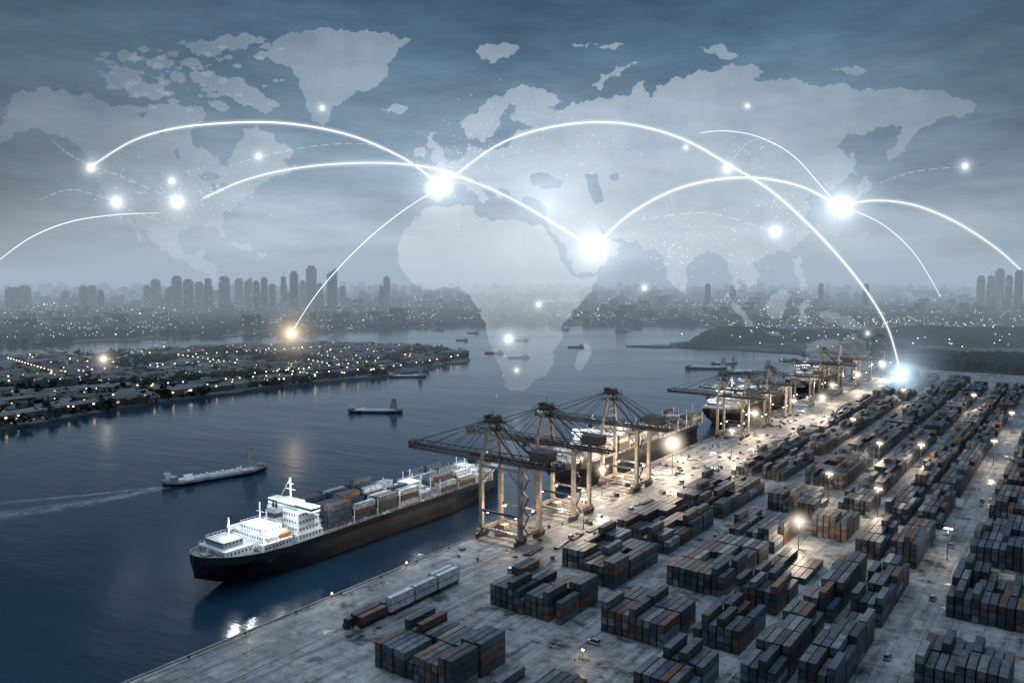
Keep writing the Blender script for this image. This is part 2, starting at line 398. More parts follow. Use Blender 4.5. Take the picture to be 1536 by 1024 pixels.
# ---------------------------------------------------------------- port ground
m_con,nt,ns,lk=new_mat('concrete')
g=tc(nt)
n1=noise_n(nt,g,0.02,6,0.6); n2=noise_n(nt,g,0.25,8,0.7); n3=noise_n(nt,mapping(nt,g,(1.0,0.08,1)),0.35,5,0.6); n4=noise_n(nt,g,0.07,5,0.65)
br=ns.new('ShaderNodeTexBrick'); lk.new(g,br.inputs['Vector']); br.inputs['Scale'].default_value=1; br.inputs['Brick Width'].default_value=7.5; br.inputs['Row Height'].default_value=9; br.offset=0
br.inputs['Mortar Size'].default_value=0.11; br.inputs['Color1'].default_value=(.82,.82,.82,1); br.inputs['Color2'].default_value=(1.16,1.16,1.16,1); br.inputs['Mortar'].default_value=(.42,.42,.42,1); br.inputs['Mortar Smooth'].default_value=.3
c=ramp(nt,n1,[(0.35,(.18,.19,.205)),(0.5,(.28,.285,.29)),(0.65,(.39,.39,.38))])
c=mixc(nt,1,c,ramp(nt,n2,[(0.33,.4),(0.5,1.0),(0.7,1.25)]),'MULTIPLY')
c=mixc(nt,1,c,ramp(nt,n3,[(0.34,.42),(0.5,1.0)]),'MULTIPLY')
c=mixc(nt,1,c,ramp(nt,n4,[(0.38,.28),(0.47,1.0)]),'MULTIPLY')
c=mixc(nt,1,c,br.outputs['Color'],'MULTIPLY')
rg=ramp(nt,n4,[(0.36,0.2),(0.48,0.7)])
out(nt,bsdf(nt,c,rg,0,n2,0.4,0.06).outputs[0])
b=MB(); b.box(0,1100,-430,860,-6,0); port_obj(b,'port_pavement',[m_con])
m_line=paint('road_paint',(.55,.55,.52),0.7,0,0.8,0.8); m_yel=paint('yellow_paint',(.5,.33,.06),0.6,0,.6)
m_kerb=paint('quay_coping',(.3,.29,.27),0.8); m_rub=paint('fender_rubber',(.02,.02,.02),0.8); m_rail=paint('crane_rail_steel',(.07,.06,.05),0.4,.6)
b=MB()
b.box(0,0.9,-430,860,0.0,0.35,0)
s=-430
while s<858:
    b.box(-.9,0.0,s,s+1.4,-3.5,-.4,1); 
    if int(s/7)%3==0: b.cyl(1.6,s,0,.5,.3,.3,8,1); b.cyl(1.6,s,.5,.75,.5,.4,8,1)
    s+=7
port_obj(b,'quay_wall',[m_kerb,m_rub])
b=MB()
for t in (3.0,25.0):
    b.box(t-.35,t-.12,-430,860,.006,.03); b.box(t+.12,t+.35,-430,860,.006,.03)
port_obj(b,'crane_rails',[m_rail])
b=MB()
for t in (12,33,42.5,90.5,144.5,178.5,186):
    s=-400
    while s<850:
        b.box(t-.14,t+.14,s,s+(5 if t in(12,90.5) else 11.5),.004,.02); s+=12
for t in (49.5,): b.box(t-.15,t+.15,-400,850,.004,.02)
for s in (-75,-29,168,172): b.box(50,215,s-.15,s+.15,.021,.03)
for k in range(12):
    s=-72+k*3.4; b.box(87.5+0,94,s,s+.18,.031,.04)
port_obj(b,'road_markings',[m_line])

# ---------------------------------------------------------------- containers
def cont_mat(name,end):
    m,nt,ns,lk=new_mat(name)
    a=ns.new('ShaderNodeAttribute'); a.attribute_name='Col'
    uv=tc(nt,'UV'); sx=ns.new('ShaderNodeSeparateXYZ'); lk.new(uv,sx.inputs[0])
    g=tc(nt); n1=noise_n(nt,g,0.45,6,0.7); n2=noise_n(nt,g,2.5,4,0.6)
    def edge(o,wd): return mth(nt,'LESS_THAN',mth(nt,'MINIMUM',o,mth(nt,'SUBTRACT',1.0,o)),wd)
    ed=mth(nt,'MAXIMUM',edge(sx.outputs[0],0.08 if end else 0.014),edge(sx.outputs[1],0.07))
    fr=mth(nt,'FRACT',mth(nt,'MULTIPLY',sx.outputs[0],4.0 if end else 36.0))
    bars=mth(nt,'LESS_THAN',fr,0.22 if end else 0.4)
    c=mixc(nt,1,a.outputs['Color'],ramp(nt,n1,[(0.36,.42),(0.6,1.2)]),'MULTIPLY')
    rust=ramp(nt,n2,[(0.58,0.0),(0.7,1.0)])
    c=mixc(nt,mth(nt,'MULTIPLY',rust,.35),c,(.09,.045,.025))
    c=mixc(nt,mth(nt,'MULTIPLY',bars,.28),c,(.02,.022,.025))
    c=mixc(nt,mth(nt,'MULTIPLY',ed,.75),c,(.012,.012,.014))
    out(nt,bsdf(nt,c,0.5).outputs[0]); return m
m_cs=cont_mat('container_side',False); m_ce=cont_mat('container_end',True)
PAL=[(.10,.12,.145),(.075,.085,.10),(.15,.17,.19),(.05,.06,.08),(.20,.22,.24),(.12,.125,.13),(.055,.07,.10),(.17,.085,.05),(.21,.13,.08),(.13,.06,.045),(.33,.34,.34),(.05,.09,.14)]
PW=[10,9,9,7,7,7,7,5,3,4,3,7]
def containers(name,items,parent=None,loc=None,rot=ANG):
    n=len(items); A=np.array([i[:6] for i in items],dtype=np.float64); C=np.array([i[6] for i in items],dtype=np.float32)
    sg=np.array([(-1,-1,0),(1,-1,0),(1,1,0),(-1,1,0),(-1,-1,1),(1,-1,1),(1,1,1),(-1,1,1)],dtype=np.float64)
    hx=A[:,3:6].copy(); hx[:,0]/=2; hx[:,1]/=2
    V=(A[:,None,0:3]+sg[None]*hx[:,None,:]).reshape(-1,3)
    F0=np.array([(0,1,5,4),(2,3,7,6),(1,2,6,5),(3,0,4,7),(7,4,5,6)])
    F=(F0[None]+(np.arange(n)*8)[:,None,None]).reshape(-1,4)
    me=bpy.data.meshes.new(name); me.from_pydata(V.tolist(),[],F.tolist())
    me.materials.append(m_cs); me.materials.append(m_ce)
    me.polygons.foreach_set('material_index',np.tile(np.array([1,1,0,0,0]),n))
    ca=me.color_attributes.new('Col','FLOAT_COLOR','CORNER'); cc=np.concatenate([C,np.ones((n,1),dtype=np.float32)],axis=1)
    ca.data.foreach_set('color',np.repeat(cc,20,axis=0).ravel())
    uvl=me.uv_layers.new(name='UVMap'); u=np.tile(np.array([(0,0),(1,0),(1,1),(0,1)]*5,dtype=np.float32),(n,1)); uvl.data.foreach_set('uv',u.ravel())
    me.update(); o=bpy.data.objects.new(name,me); COL.objects.link(o)
    if parent: o.parent=parent; o.location=loc or (0,0,0)
    else: o.location=O if loc is None else loc; o.rotation_euler=(0,0,rot)
    return o
LMP=[(118,150,18),(145.5,133,18),(144.5,260,18),(122.5,250,18),(127,66,15)]
def stackfield(t0,t1,runs,hbase=3.2,seed=0):
    rr=random.Random(seed); nr=int((t1-t0)/2.6)
    for (s0,s1) in runs:
        nb=max(1,int((s1-s0)/12.7)); items=[]
        for k in range(nb):
            cy=s0+6.2+k*12.7+(0.6 if k%2 else 0)
            for i in range(nr):
                cx=t0+1.3+i*2.6+rr.uniform(-.06,.06)
                if any(abs(cx-a)<4 and abs(cy-b_)<9 for a,b_,_ in LMP): continue
                hv=hbase+ noise.noise(Vector((cx*.08,cy*.03,seed)))*1.3 + rr.uniform(-.5,.5)
                edge=min(i,nr-1-i)
                if edge==0: hv-=rr.choice([0,0,0,1])
                nt_=int(round(max(1,min(5,hv))))
                if rr.random()<.012: nt_=0
                jy=rr.uniform(-.35,.35)
                two=rr.random()<.1
                for l in range(nt_):
                    c=rr.choices(PAL,PW)[0]; v=rr.uniform(.75,1.2); c=(c[0]*v,c[1]*v,c[2]*v)
                    z=l*2.6+.03; jj=jy+rr.uniform(-.08,.08)
                    if two:
                        for q in (-3.08,3.08): items.append((cx,cy+jj+q,z,2.34,6.0,2.56,c))
                    else: items.append((cx,cy+jj,z,2.34,12.19,2.56,c))
        if items: containers('container_stack',items)
def runs(s0,s1,rr,blk=(5,10),gap=(5,8)):
    o=[];s=s0
    while s<s1:
        L=rr.randint(*blk)*12.7; o.append((s,min(s+L,s1))); s+=L+rr.uniform(*gap)
    return o
rr=random.Random(2)
stackfield(53,86,[(-119,-93),(-61,-35)],3.1,1)
stackfield(53,68,[(-12,28),(36,87),(95,158)],2.8,2); stackfield(70.5,86,[(-22,18),(26,78),(88,158)],3.0,3)
stackfield(53,67,runs(180,540,rr),2.6,4); stackfield(72,86,runs(180,540,rr),2.6,24); stackfield(54,67,runs(556,760,rr),2.6,14); stackfield(72,85,runs(556,760,rr),2.6,15)
stackfield(97,121,[(-130,-92),(-56,-18),(-5,46),(54,104),(114,160)],3.1,5); stackfield(97,118,runs(180,760,rr),2.9,55)
stackfield(126,142,[(-140,-100),(-88,-62),(-46,-20),(-9,17),(89,127),(136,168)],3.2,6); stackfield(126,141,runs(180,720,rr),2.9,56)
stackfield(126,142,[(26,52)],1.6,66)
stackfield(149,160.5,[(-160,-84),(-66,-15),(-4,59)],3.6,7); stackfield(163.5,176,[(-150,-70),(-59,-8),(2,60)],3.8,8)
stackfield(149,160.5,[(72,122),(132,190)]+runs(200,700,rr),3.3,9); stackfield(163,175,[(70,122),(134,190)]+runs(202,700,rr),3.4,29)
stackfield(190,214,[(-160,-110),(-96,-58),(-36,2),(26,74),(92,150)],3.4,10); stackfield(190,212,runs(165,640,rr),3.2,50)
stackfield(222,250,[(-160,-70),(-44,30),(40,120)],3.4,11); stackfield(222,244,runs(135,600,rr),3.2,51)
stackfield(256,284,runs(-120,560,rr),3.2,12); stackfield(296,330,runs(-60,540,rr),3.2,13)

# ---------------------------------------------------------------- cranes
m_cr=paint('crane_paint_beige',(.31,.28,.245),0.5); m_dk=paint('crane_dark_steel',(.045,.05,.06),0.5); m_cable=paint('crane_cable',(.05,.05,.055),0.5,.5)
m_glass=paint('dark_glass',(.02,.03,.04),0.1); m_lampw=emis('lamp_glass_warm',(1,.9,.75),30)
def crane(s,k=1.0):
    e=empty('gantry_crane',P(s,0,0),ANG); e.scale=(k,k,k)
    L=MB()
    for x in (3,25):
        for y in (-7.5,7.5):
            top=(36 if x==3 else 35)
            L.beam((x,y,3.2),(x,y,top),1.7,1.9)
            for q in (-3.4,-1.1,1.1,3.4): L.box(x-.5,x+.5,y+q-.9,y+q+.9,.9,1.7,1); L.wheel(x,y+q-.45,.48,.45,.4,1); L.wheel(x,y+q+.45,.48,.45,.4,1)
            L.box(x-.6,x+.6,y-4.6,y+4.6,1.7,2.5,1)
            L.box(x-1.1,x+1.1,y-1.3,y+1.3,2.5,3.4)
            for z in (9,18,27): L.box(x-1.0,x+1.0,y-1.1,y+1.1,z,z+.4,0)
        L.beam((x,-10.5,3.6),(x,10.5,3.6),1.3,1.7)
        L.beam((x,-7.5,34),(x,7.5,34),1.3,1.6)
    for y in (-7.5,7.5):
        L.beam((3,y,4.4),(25,y,4.4),.9,1.0); L.beam((3,y,33.4),(25,y,33.4),1.0,1.2)
        L.beam((3,y,12.6),(25,y,12.6),.7,.9,1)
        L.beam((3,y,26),(10,y,33),.45,.45); L.beam((25,y,26),(18,y,33),.45,.45)
        L.beam((3,y,36),(4,y*.38,52.5),1.3,1.4)
        L.beam((25,y,35),(5,y*.34,51),.6,.6,1)
    for q in range(10):
        x=4+q*2.1; L.box(x,x+1.6,-9.6,-8.6,4.9,5.0,1); 
        L.beam((x,-9.6,5),(x,-9.6,6.1),.1,.1,1)
    L.beam((4,-9.6,6.1),(24,-9.6,6.1),.1,.1,1)
    L.box(9,12,-2,2,3.2,5.4); L.box(6,23,-1,1,2.4,3.0,1); L.beam((3,-4,3.4),(25,-4,3.4),.6,.8); L.beam((3,4,3.4),(25,4,3.4),.6,.8)
    L.beam((4,-2.8,44),(4,2.8,44),.8); L.beam((3.5,-5,40),(3.5,5,40),.8)
    for q in range(7): 
        z=4+q*4.2; a,bb=(-7.0,-3.0) if q%2 else (-3.0,-7.0); L.beam((26.4,a,z),(26.4,bb,z+4.2),.7,.2,1)
    L.obj('legs',[m_cr,m_dk],parent=e)
    B=MB(); x=-46
    for y in (-2.8,2.8):
        B.beam((-46,y,35.3),(42,y,35.3),.75,1.0); B.beam((-44,y,38),(40,y,38),.4,.4)
        xx=-46
        while xx<42:
            B.beam((xx,y,35.5),(min(xx+2.2,41),y,38),.25,.25); B.beam((min(xx+2.2,41),y,38),(min(xx+4.4,42),y,35.5),.25,.25); xx+=4.4
    xx=-46
    while xx<=42: B.beam((xx,-2.8,35.2),(xx,2.8,35.2),.35,.4); B.beam((xx,-2.8,35.2),(min(42,xx+4),2.8,35.2),.2,.2); xx+=4
    B.box(-46.8,-45.6,-3.6,3.6,34.6,38.4)
    for y in (-4.1,4.1):
        B.box(-44,42,y-.45,y+.45,34.7,34.8); B.beam((-44,y*1.1,35.9),(42,y*1.1,35.9),.09,.09)
    B.obj('boom',[m_dk],parent=e)
    H=MB()
    H.box(-1,9,-4.5,4.5,52.5,53.0); H.box(1.5,6.5,-3.4,3.4,53,54.6); H.box(.5,2.2,-2.6,2.6,54.6,56); H.box(4.5,6.8,-2.6,2.6,54.6,55.8)
    for y in (-4.5,4.5):
        H.beam((-1,y,54.1),(9,y,54.1),.12); 
        for q in range(6): H.beam((-1+q*2,y,53),(-1+q*2,y,54.1),.12)
    for x in (-1,9): H.beam((x,-4.5,54.1),(x,4.5,54.1),.12)
    H.beam((4,0,56),(4,0,59),.2); H.box(-1.5,9.5,-3,3,49.2,49.6)
    H.obj('mast_head',[m_dk],parent=e)
    C=MB()
    for y in (-2.4,2.4):
        for tx in (-44,-33,-22,-12): C.beam((3,y,54),(tx,y*1.15,38.2),.24)
        for tx in (18,30,40): C.beam((6,y,54),(tx,y*1.15,38.2),.24)
    C.obj('stay_cables',[m_cable],parent=e)
    M=MB(); M.box(27,37,-3.5,3.5,38.4,42.2); M.box(26.7,37.3,-3.8,3.8,42.2,42.5,1)
    for q in range(4): M.box(28+q*2.3,29.2+q*2.3,-3.56,-3.5,39.6,41,1)
    M.box(-10,-7.4,-1.5,1.5,31.4,34,0); M.box(-10.06,-7.34,-1.56,1.56,32.2,33.3,2); M.box(-13,-5,-2.6,2.6,34,34.7,1)
    M.beam((-12,-1,34),(-12,-1,24),.12); M.beam((-12,1,34),(-12,1,24),.12); M.box(-13.3,-10.7,-6,6,23.4,24,3)
    M.obj('machinery_house',[m_dk,m_dk,m_glass,m_yel],parent=e)
    F=MB()
    for x,y in ((6,-6.6),(22,-6.6),(6,6.6),(22,6.6)): F.box(x-.3,x+.3,y-.3,y+.3,11.6,12.0)
    F.obj('floodlights',[m_lampw],parent=e)
    return e
cr=[(5,1.0),(50,1.0),(117,1.0),(290,.86),(345,.78),(400,.78),(470,.78),(565,.86),(640,.84),(700,.82),(785,.82),(835,.82)]
for s,k in cr: crane(s,k)

# ---------------------------------------------------------------- lamps
m_glow,nt,ns,lk=new_mat('lamp_glow')  # self-glowing ball around a lamp, painting its glow into the air
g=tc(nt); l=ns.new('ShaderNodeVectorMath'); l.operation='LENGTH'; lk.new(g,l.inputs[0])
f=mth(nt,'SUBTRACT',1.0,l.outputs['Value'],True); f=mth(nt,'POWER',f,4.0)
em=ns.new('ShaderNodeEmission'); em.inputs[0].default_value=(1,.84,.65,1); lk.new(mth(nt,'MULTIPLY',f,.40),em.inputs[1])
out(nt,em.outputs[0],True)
def ico(sub=2):
    import bmesh
    bm=bmesh.new(); bmesh.ops.create_icosphere(bm,subdivisions=sub,radius=1); me=bpy.data.meshes.new('sphere_mesh'); bm.to_mesh(me); bm.free(); return me
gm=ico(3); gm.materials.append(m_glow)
m_pole=paint('lamp_pole',(.18,.18,.18),.5,.3)
def lamp(t,s,hgt,power,colr=(1,.78,.55),glow=9,light=True):
    e=empty('street_lamp',P(s,t,0),ANG); b=MB(); b.cyl(0,0,0,hgt,.22,.12,8); b.cyl(0,0,0,.8,.4,.36,8)
    b.beam((-1.5,0,hgt),(1.5,0,hgt),.16); b.obj('pole',[m_pole],parent=e)
    h=MB()
    for x in (-1.3,-.45,.45,1.3): h.box(x-.28,x+.28,-.3,.3,hgt-.4,hgt-.1)
    h.obj('lamp_head',[m_lampw],parent=e)
    if light:
        L=bpy.data.lights.new('lamp_light','POINT'); L.energy=power; L.color=colr; L.shadow_soft_size=.6
        o=bpy.data.objects.new('lamp_light',L); COL.objects.link(o); o.parent=e; o.location=(0,0,hgt-1.2)
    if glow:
        o=bpy.data.objects.new('lamp_glow',gm); COL.objects.link(o); o.parent=e; o.location=(0,0,hgt-.3); o.scale=(glow*.75,)*3
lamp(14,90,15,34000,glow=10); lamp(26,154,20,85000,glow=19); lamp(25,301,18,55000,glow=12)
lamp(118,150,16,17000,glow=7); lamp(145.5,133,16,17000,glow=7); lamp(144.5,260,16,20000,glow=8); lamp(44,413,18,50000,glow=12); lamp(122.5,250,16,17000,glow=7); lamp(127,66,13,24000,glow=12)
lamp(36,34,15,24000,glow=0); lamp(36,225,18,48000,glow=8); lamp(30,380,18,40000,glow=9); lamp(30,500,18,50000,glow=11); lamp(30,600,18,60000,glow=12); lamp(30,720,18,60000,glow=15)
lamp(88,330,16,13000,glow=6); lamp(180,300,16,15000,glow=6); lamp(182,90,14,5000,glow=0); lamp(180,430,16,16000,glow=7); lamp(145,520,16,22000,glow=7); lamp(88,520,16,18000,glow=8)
def pt(t,s,z,p,c,r_=.8):
    L=bpy.data.lights.new('floodlight','POINT'); L.energy=p; L.color=c; L.shadow_soft_size=r_
    o=bpy.data.objects.new('floodlight',L); COL.objects.link(o); o.location=P(s,t,z); return o
for s,p in ((5,11000),(50,15000),(117,22000),(200,30000)): pt(14,s,11.2,p,(1,.74,.5))
m_small=emis('small_lamp',(1,.72,.4),25)
for s in (-92,-52,-5,-128):
    e=empty('quay_light',P(s,2.4,0),ANG); b=MB(); b.cyl(0,0,0,1.9,.12,.1,6); b.obj('post',[m_pole],parent=e); b=MB(); b.cyl(0,0,1.9,2.35,.22,.18,8); b.obj('lamp_head',[m_small],parent=e)
    pt(2.4,s,2.8,140,(1,.7,.4),r_=.2)

# ---------------------------------------------------------------- ships
m_hull=paint('hull_black',(.016,.02,.028),.4,0,.3,.15); m_hred=paint('hull_red',(.05,.022,.02),.5); m_white=paint('ship_white',(.80,.81,.82),.45,0,.2,.5); m_deck=paint('ship_deck',(.30,.29,.28),.7,0,.6,.3); m_orange=paint('lifeboat_orange',(.6,.2,.04),.4); m_grey=paint('ship_grey',(.36,.38,.40),.5)
SM=[m_hull,m_hred,m_white,m_deck,m_glass,m_orange,m_grey]
def ship(s0,t,L,B,H,seed):
    r=random.Random(seed); e=empty('container_ship',P(s0,t,WZ),ANG); b=MB()
    n=70; sec=[]
    for i in range(n+1):
        y=L*(i/n)**1.3
        def hw(y,a0,ln,a1,l1,pw):
            q=1.0
            if y<a0+ln: q=math.sqrt(max(0,1-((a0+ln-y)/ln)**2)) if y>a0 else 0
            if y>L-a1-l1: k=max(0,(L-a1-y)/l1); q=min(q,k**pw)
            return q*B/2
        wd=max(.05,hw(y,0,24,0,34,.62)); ww=max(.03,hw(y,17,40,9,48,.8)); wb=ww*.93
        sh=2.8*max(0,1-y/34)**1.2+3.5*max(0,1-(L-y)/32)**1.3
        lift=max(0,1-y/17)**1.3*(H*.62)    # counter rises out of the water at the end
        sec.append((y,wd,ww,wb,H+sh,lift))
    prof=[[(wb,-1.0+lf),(ww+(wd-ww)*.12,1.0+lf),(ww*.45+wd*.55,max(h*.5,2+lf)),(wd*.985,h*.84),(wd,h+1.2),(max(.02,wd-.35),h+1.2),(max(.02,wd-.35),h+.05)] for y,wd,ww,wb,h,lf in sec]
    K=7
    for sd in (1,-1):
        vs=[(sd*x,sec[i][0],z) for i in range(n+1) for x,z in prof[i]]
        for k in range(K-1):
            fs=[]
            for i in range(n):
                a=i*K+k; f=(a,a+1,a+K+1,a+K); fs.append(f if sd<0 else f[::-1])
            b.add(vs,fs,(1 if k==0 else (6 if k>=4 else 0)))
    b.add([(sd*p[6][0],sec[i][0],p[6][1]) for i,p in enumerate(prof) for sd in (-1,1)],[(2*i,2*i+1,2*i+3,2*i+2) for i in range(n)],3)
    b.add([(sd*p[0][0],sec[i][0],p[0][1]) for i,p in enumerate(prof) for sd in (-1,1)],[(2*i,2*i+2,2*i+3,2*i+1) for i in range(n)],1)
    b.obj('hull',SM,parent=e)
    S=MB(); D=H+.1
    def tier(x0,x1,y0,y1,z0,z1,win=True,m=2):
        S.box(x0,x1,y0,y1,z0,z1,m); S.box(x0-.25,x1+.25,y0-.25,y1+.25,z1,z1+.15,m)
        if win:
            q=y0+.8; zc=z0+(z1-z0)*.45
            while q<y1-1.2:
                for xx in (x0,x1): S.box(xx-.03,xx+.03,q,q+.7,zc,zc+.9,4)
                q+=1.7
            q=x0+.8
            while q<x1-1.2:
                for yy in (y0,y1): S.box(q,q+.7,yy-.03,yy+.03,zc,zc+.9,4)
                q+=1.7
        for a,c in (((x0,y0),(x1,y0)),((x1,y0),(x1,y1)),((x1,y1),(x0,y1)),((x0,y1),(x0,y0))):
            S.beam((*a,z1+1.1),(*c,z1+1.1),.08,.08,2)
            for q in range(5): 
                px=a[0]+(c[0]-a[0])*q/5; py=a[1]+(c[1]-a[1])*q/5; S.beam((px,py,z1+.1),(px,py,z1+1.1),.07,.07,2)
    hb=B/2
    tier(-hb*.62,hb*.62,8,21,D+1.0,D+4.4); tier(-hb*.5,hb*.35,10,19,D+4.6,D+6.8,True,6); S.box(-2,2,4,7,D+1.5,D+3,6); S.cyl(-4,6,D+1,D+2.4,.9,.9,10,6); S.cyl(4,6.5,D+1,D+2.4,.9,.9,10,6)
    tier(-hb*.82,hb*.82,24,38,D,D+3.4); tier(-hb*.7,hb*.7,25,37,D+3.6,D+6.4); tier(-hb*.45,hb*.6,26,35,D+6.6,D+9)
    tier(-hb*.84,hb*.84,41,54,D,D+3.2); tier(-hb*.8,hb*.8,41.5,53.5,D+3.4,D+6.2); tier(-hb*.76,hb*.76,42,53,D+6.4,D+9.0); tier(-hb*.7,hb*.7,42.5,52,D+9.2,D+11.6); 
    S.box(-hb*1.0,hb*1.0,46,51,D+11.8,D+14.2,2); S.box(-hb*1.0-.04,hb*1.0+.04,45.96,51.04,D+12.7,D+13.7,4); S.box(-hb*.4,hb*.4,44,50,D+14.22,D+15.4,2)
    S.box(-2.6,2.6,36.5,40.5,D+3,D+14,6); S.box(-2.65,2.65,36.45,40.55,D+10,D+12,0); S.cyl(-1,38.5,D+14,D+16,.6,.5,8,0); S.cyl(1,38.5,D+14,D+16,.6,.5,8,0)
    S.beam((0,47,D+15.4),(0,47,D+25),.5,.5,2); S.beam((-3,47,D+20),(3,47,D+20),.25,.25,2); S.beam((-2,47,D+22.5),(2,47,D+22.5),.2,.2,2); S.beam((0,47,D+25),(-4,44,D+15.5),.1,.1,2); S.beam((0,47,D+25),(4,44,D+15.5),.1,.1,2)
    S.beam((0,16,D+6.6),(0,16,D+15),.3,.3,2); S.beam((0,31,D+9),(0,31,D+18),.4,.4,2); S.beam((-2.5,31,D+14),(2.5,31,D+14),.2,.2,2)
    for sd in (-1,1):
        for y in (27,33): 
            S.add([(sd*hb*.9-1.1,y-2.4,D+5.2),(sd*hb*.9+1.1,y-2.4,D+5.2),(sd*hb*.9+1.1,y+2.4,D+5.2),(sd*hb*.9-1.1,y+2.4,D+5.2),(sd*hb*.9-.6,y-3,D+6.8),(sd*hb*.9+.6,y-3,D+6.8),(sd*hb*.9+.6,y+3,D+6.8),(sd*hb*.9-.6,y+3,D+6.8)],BF,2 if y==27 else 5)
            S.beam((sd*hb*.9,y-2,D+3.5),(sd*hb*.9,y-2,D+5.2),.25,.25,2); S.beam((sd*hb*.9,y+2,D+3.5),(sd*hb*.9,y+2,D+5.2),.25,.25,2)
    for i in range(34):
        x=r.uniform(-hb*.8,hb*.8);y=r.uniform(8,40);q=r.uniform(.4,1.2); S.box(x-q,x+q,y-q,y+q,D+1,D+r.uniform(1.6,4),r.choice([2,6,2,2]))
    for sd in (-1,1):
        y=24
        while y<L-34: S.beam((sd*hb*.98,y,D+1),(sd*hb*.98,y,D+2.2),.1,.1,2); y+=2.4
        S.beam((sd*hb*.98,24,D+2.2),(sd*hb*.98,L-36,D+2.2),.1,.1,2)
    y=58
    while y<L-30:
        S.box(-hb*.9,hb*.9,y+13.2,y+14.2,D,D+4,6)
        for x in (-hb*.9,-hb*.45,0,hb*.45,hb*.9): S.beam((x,y+13.7,D),(x,y+13.7,D+9),.35,.35,2)
        S.box(-hb*.92,hb*.92,y,y+13,D,D+1.2,3)
        y+=14.6
    for i in range(70):
        y=r.uniform(56,L-20); sd=r.choice((-1,1)); S.box(sd*hb*.96-.35,sd*hb*.96+.35,y,y+r.uniform(.6,2),D,D+r.uniform(.8,2.4),r.choice([2,2,5,6]))
    S.beam((0,L-10,D+3),(0,L-10,D+12),.4,.4,2)
    for y in (116.6,160.4):
        if y<L-30:
            tier(-hb*.55,hb*.3,y+.5,y+11,D+1.3,D+4.6); tier(-hb*.4,hb*.2,y+2,y+10,D+4.8,D+7.4); S.box(hb*.35,hb*.8,y+1,y+8,D+1.3,D+4,6); S.beam((0,y+5,D+7.4),(0,y+5,D+14),.3,.3,2)
            S.cyl(-hb*.7,y+6,D+1.2,D+4.5,1.6,1.6,12,2); S.cyl(hb*.55,y+10,D+1.2,D+4,1.3,1.3,12,2)
    S.obj('superstructure',SM,parent=e)
    it=[]; bi=0
    while 58+14.6*bi+6.5<L-28:
        y=58+14.6*bi+6.5
        if bi not in (4,7):
            nrw=int(B*.9/2.55); wh=bi>1 and r.random()<.4
            for i in range(nrw):
                x=-nrw*2.55/2+1.27+i*2.55; nh=max(0,int(round(3.0+2.0*noise.noise(Vector((x*.2,y*.03,seed)))+(0.5 if bi<3 else -.6))))
                for l in range(nh):
                    c=r.choices(PAL,PW)[0]
                    if (wh and r.random()<.45) or r.random()<.1: c=(.6,.62,.63)
                    it.append((x,y,D+1.25+l*2.6,2.4,12.19,2.57,c))
        bi+=1
    containers('deck_cargo',it,parent=e)
    return e
ship(-115,-51,196,29,10.5,1)
ship(92,-21,210,29,12,2); ship(325,-20,190,28,12,4); ship(545,-20,190,28,12,6)
for s,t,z,p in ((-99,-50,20,9000),(-85,-38,19,8000),(-78,-66,25,12000),(-64,-33,27,12000),(-76,-48,34,12000),(-20,-36,25,9000),(10,-50,28,16000),(40,-40,28,18000),(70,-50,28,20000),(130,-40,32,46000),(160,-14,40,24000),(190,-30,30,46000),(360,-30,34,70000),(420,-30,34,70000),(600,-25,34,80000)):
    pt(t,s,z,p*.75,(.86,.94,1.0),r_=1.2)

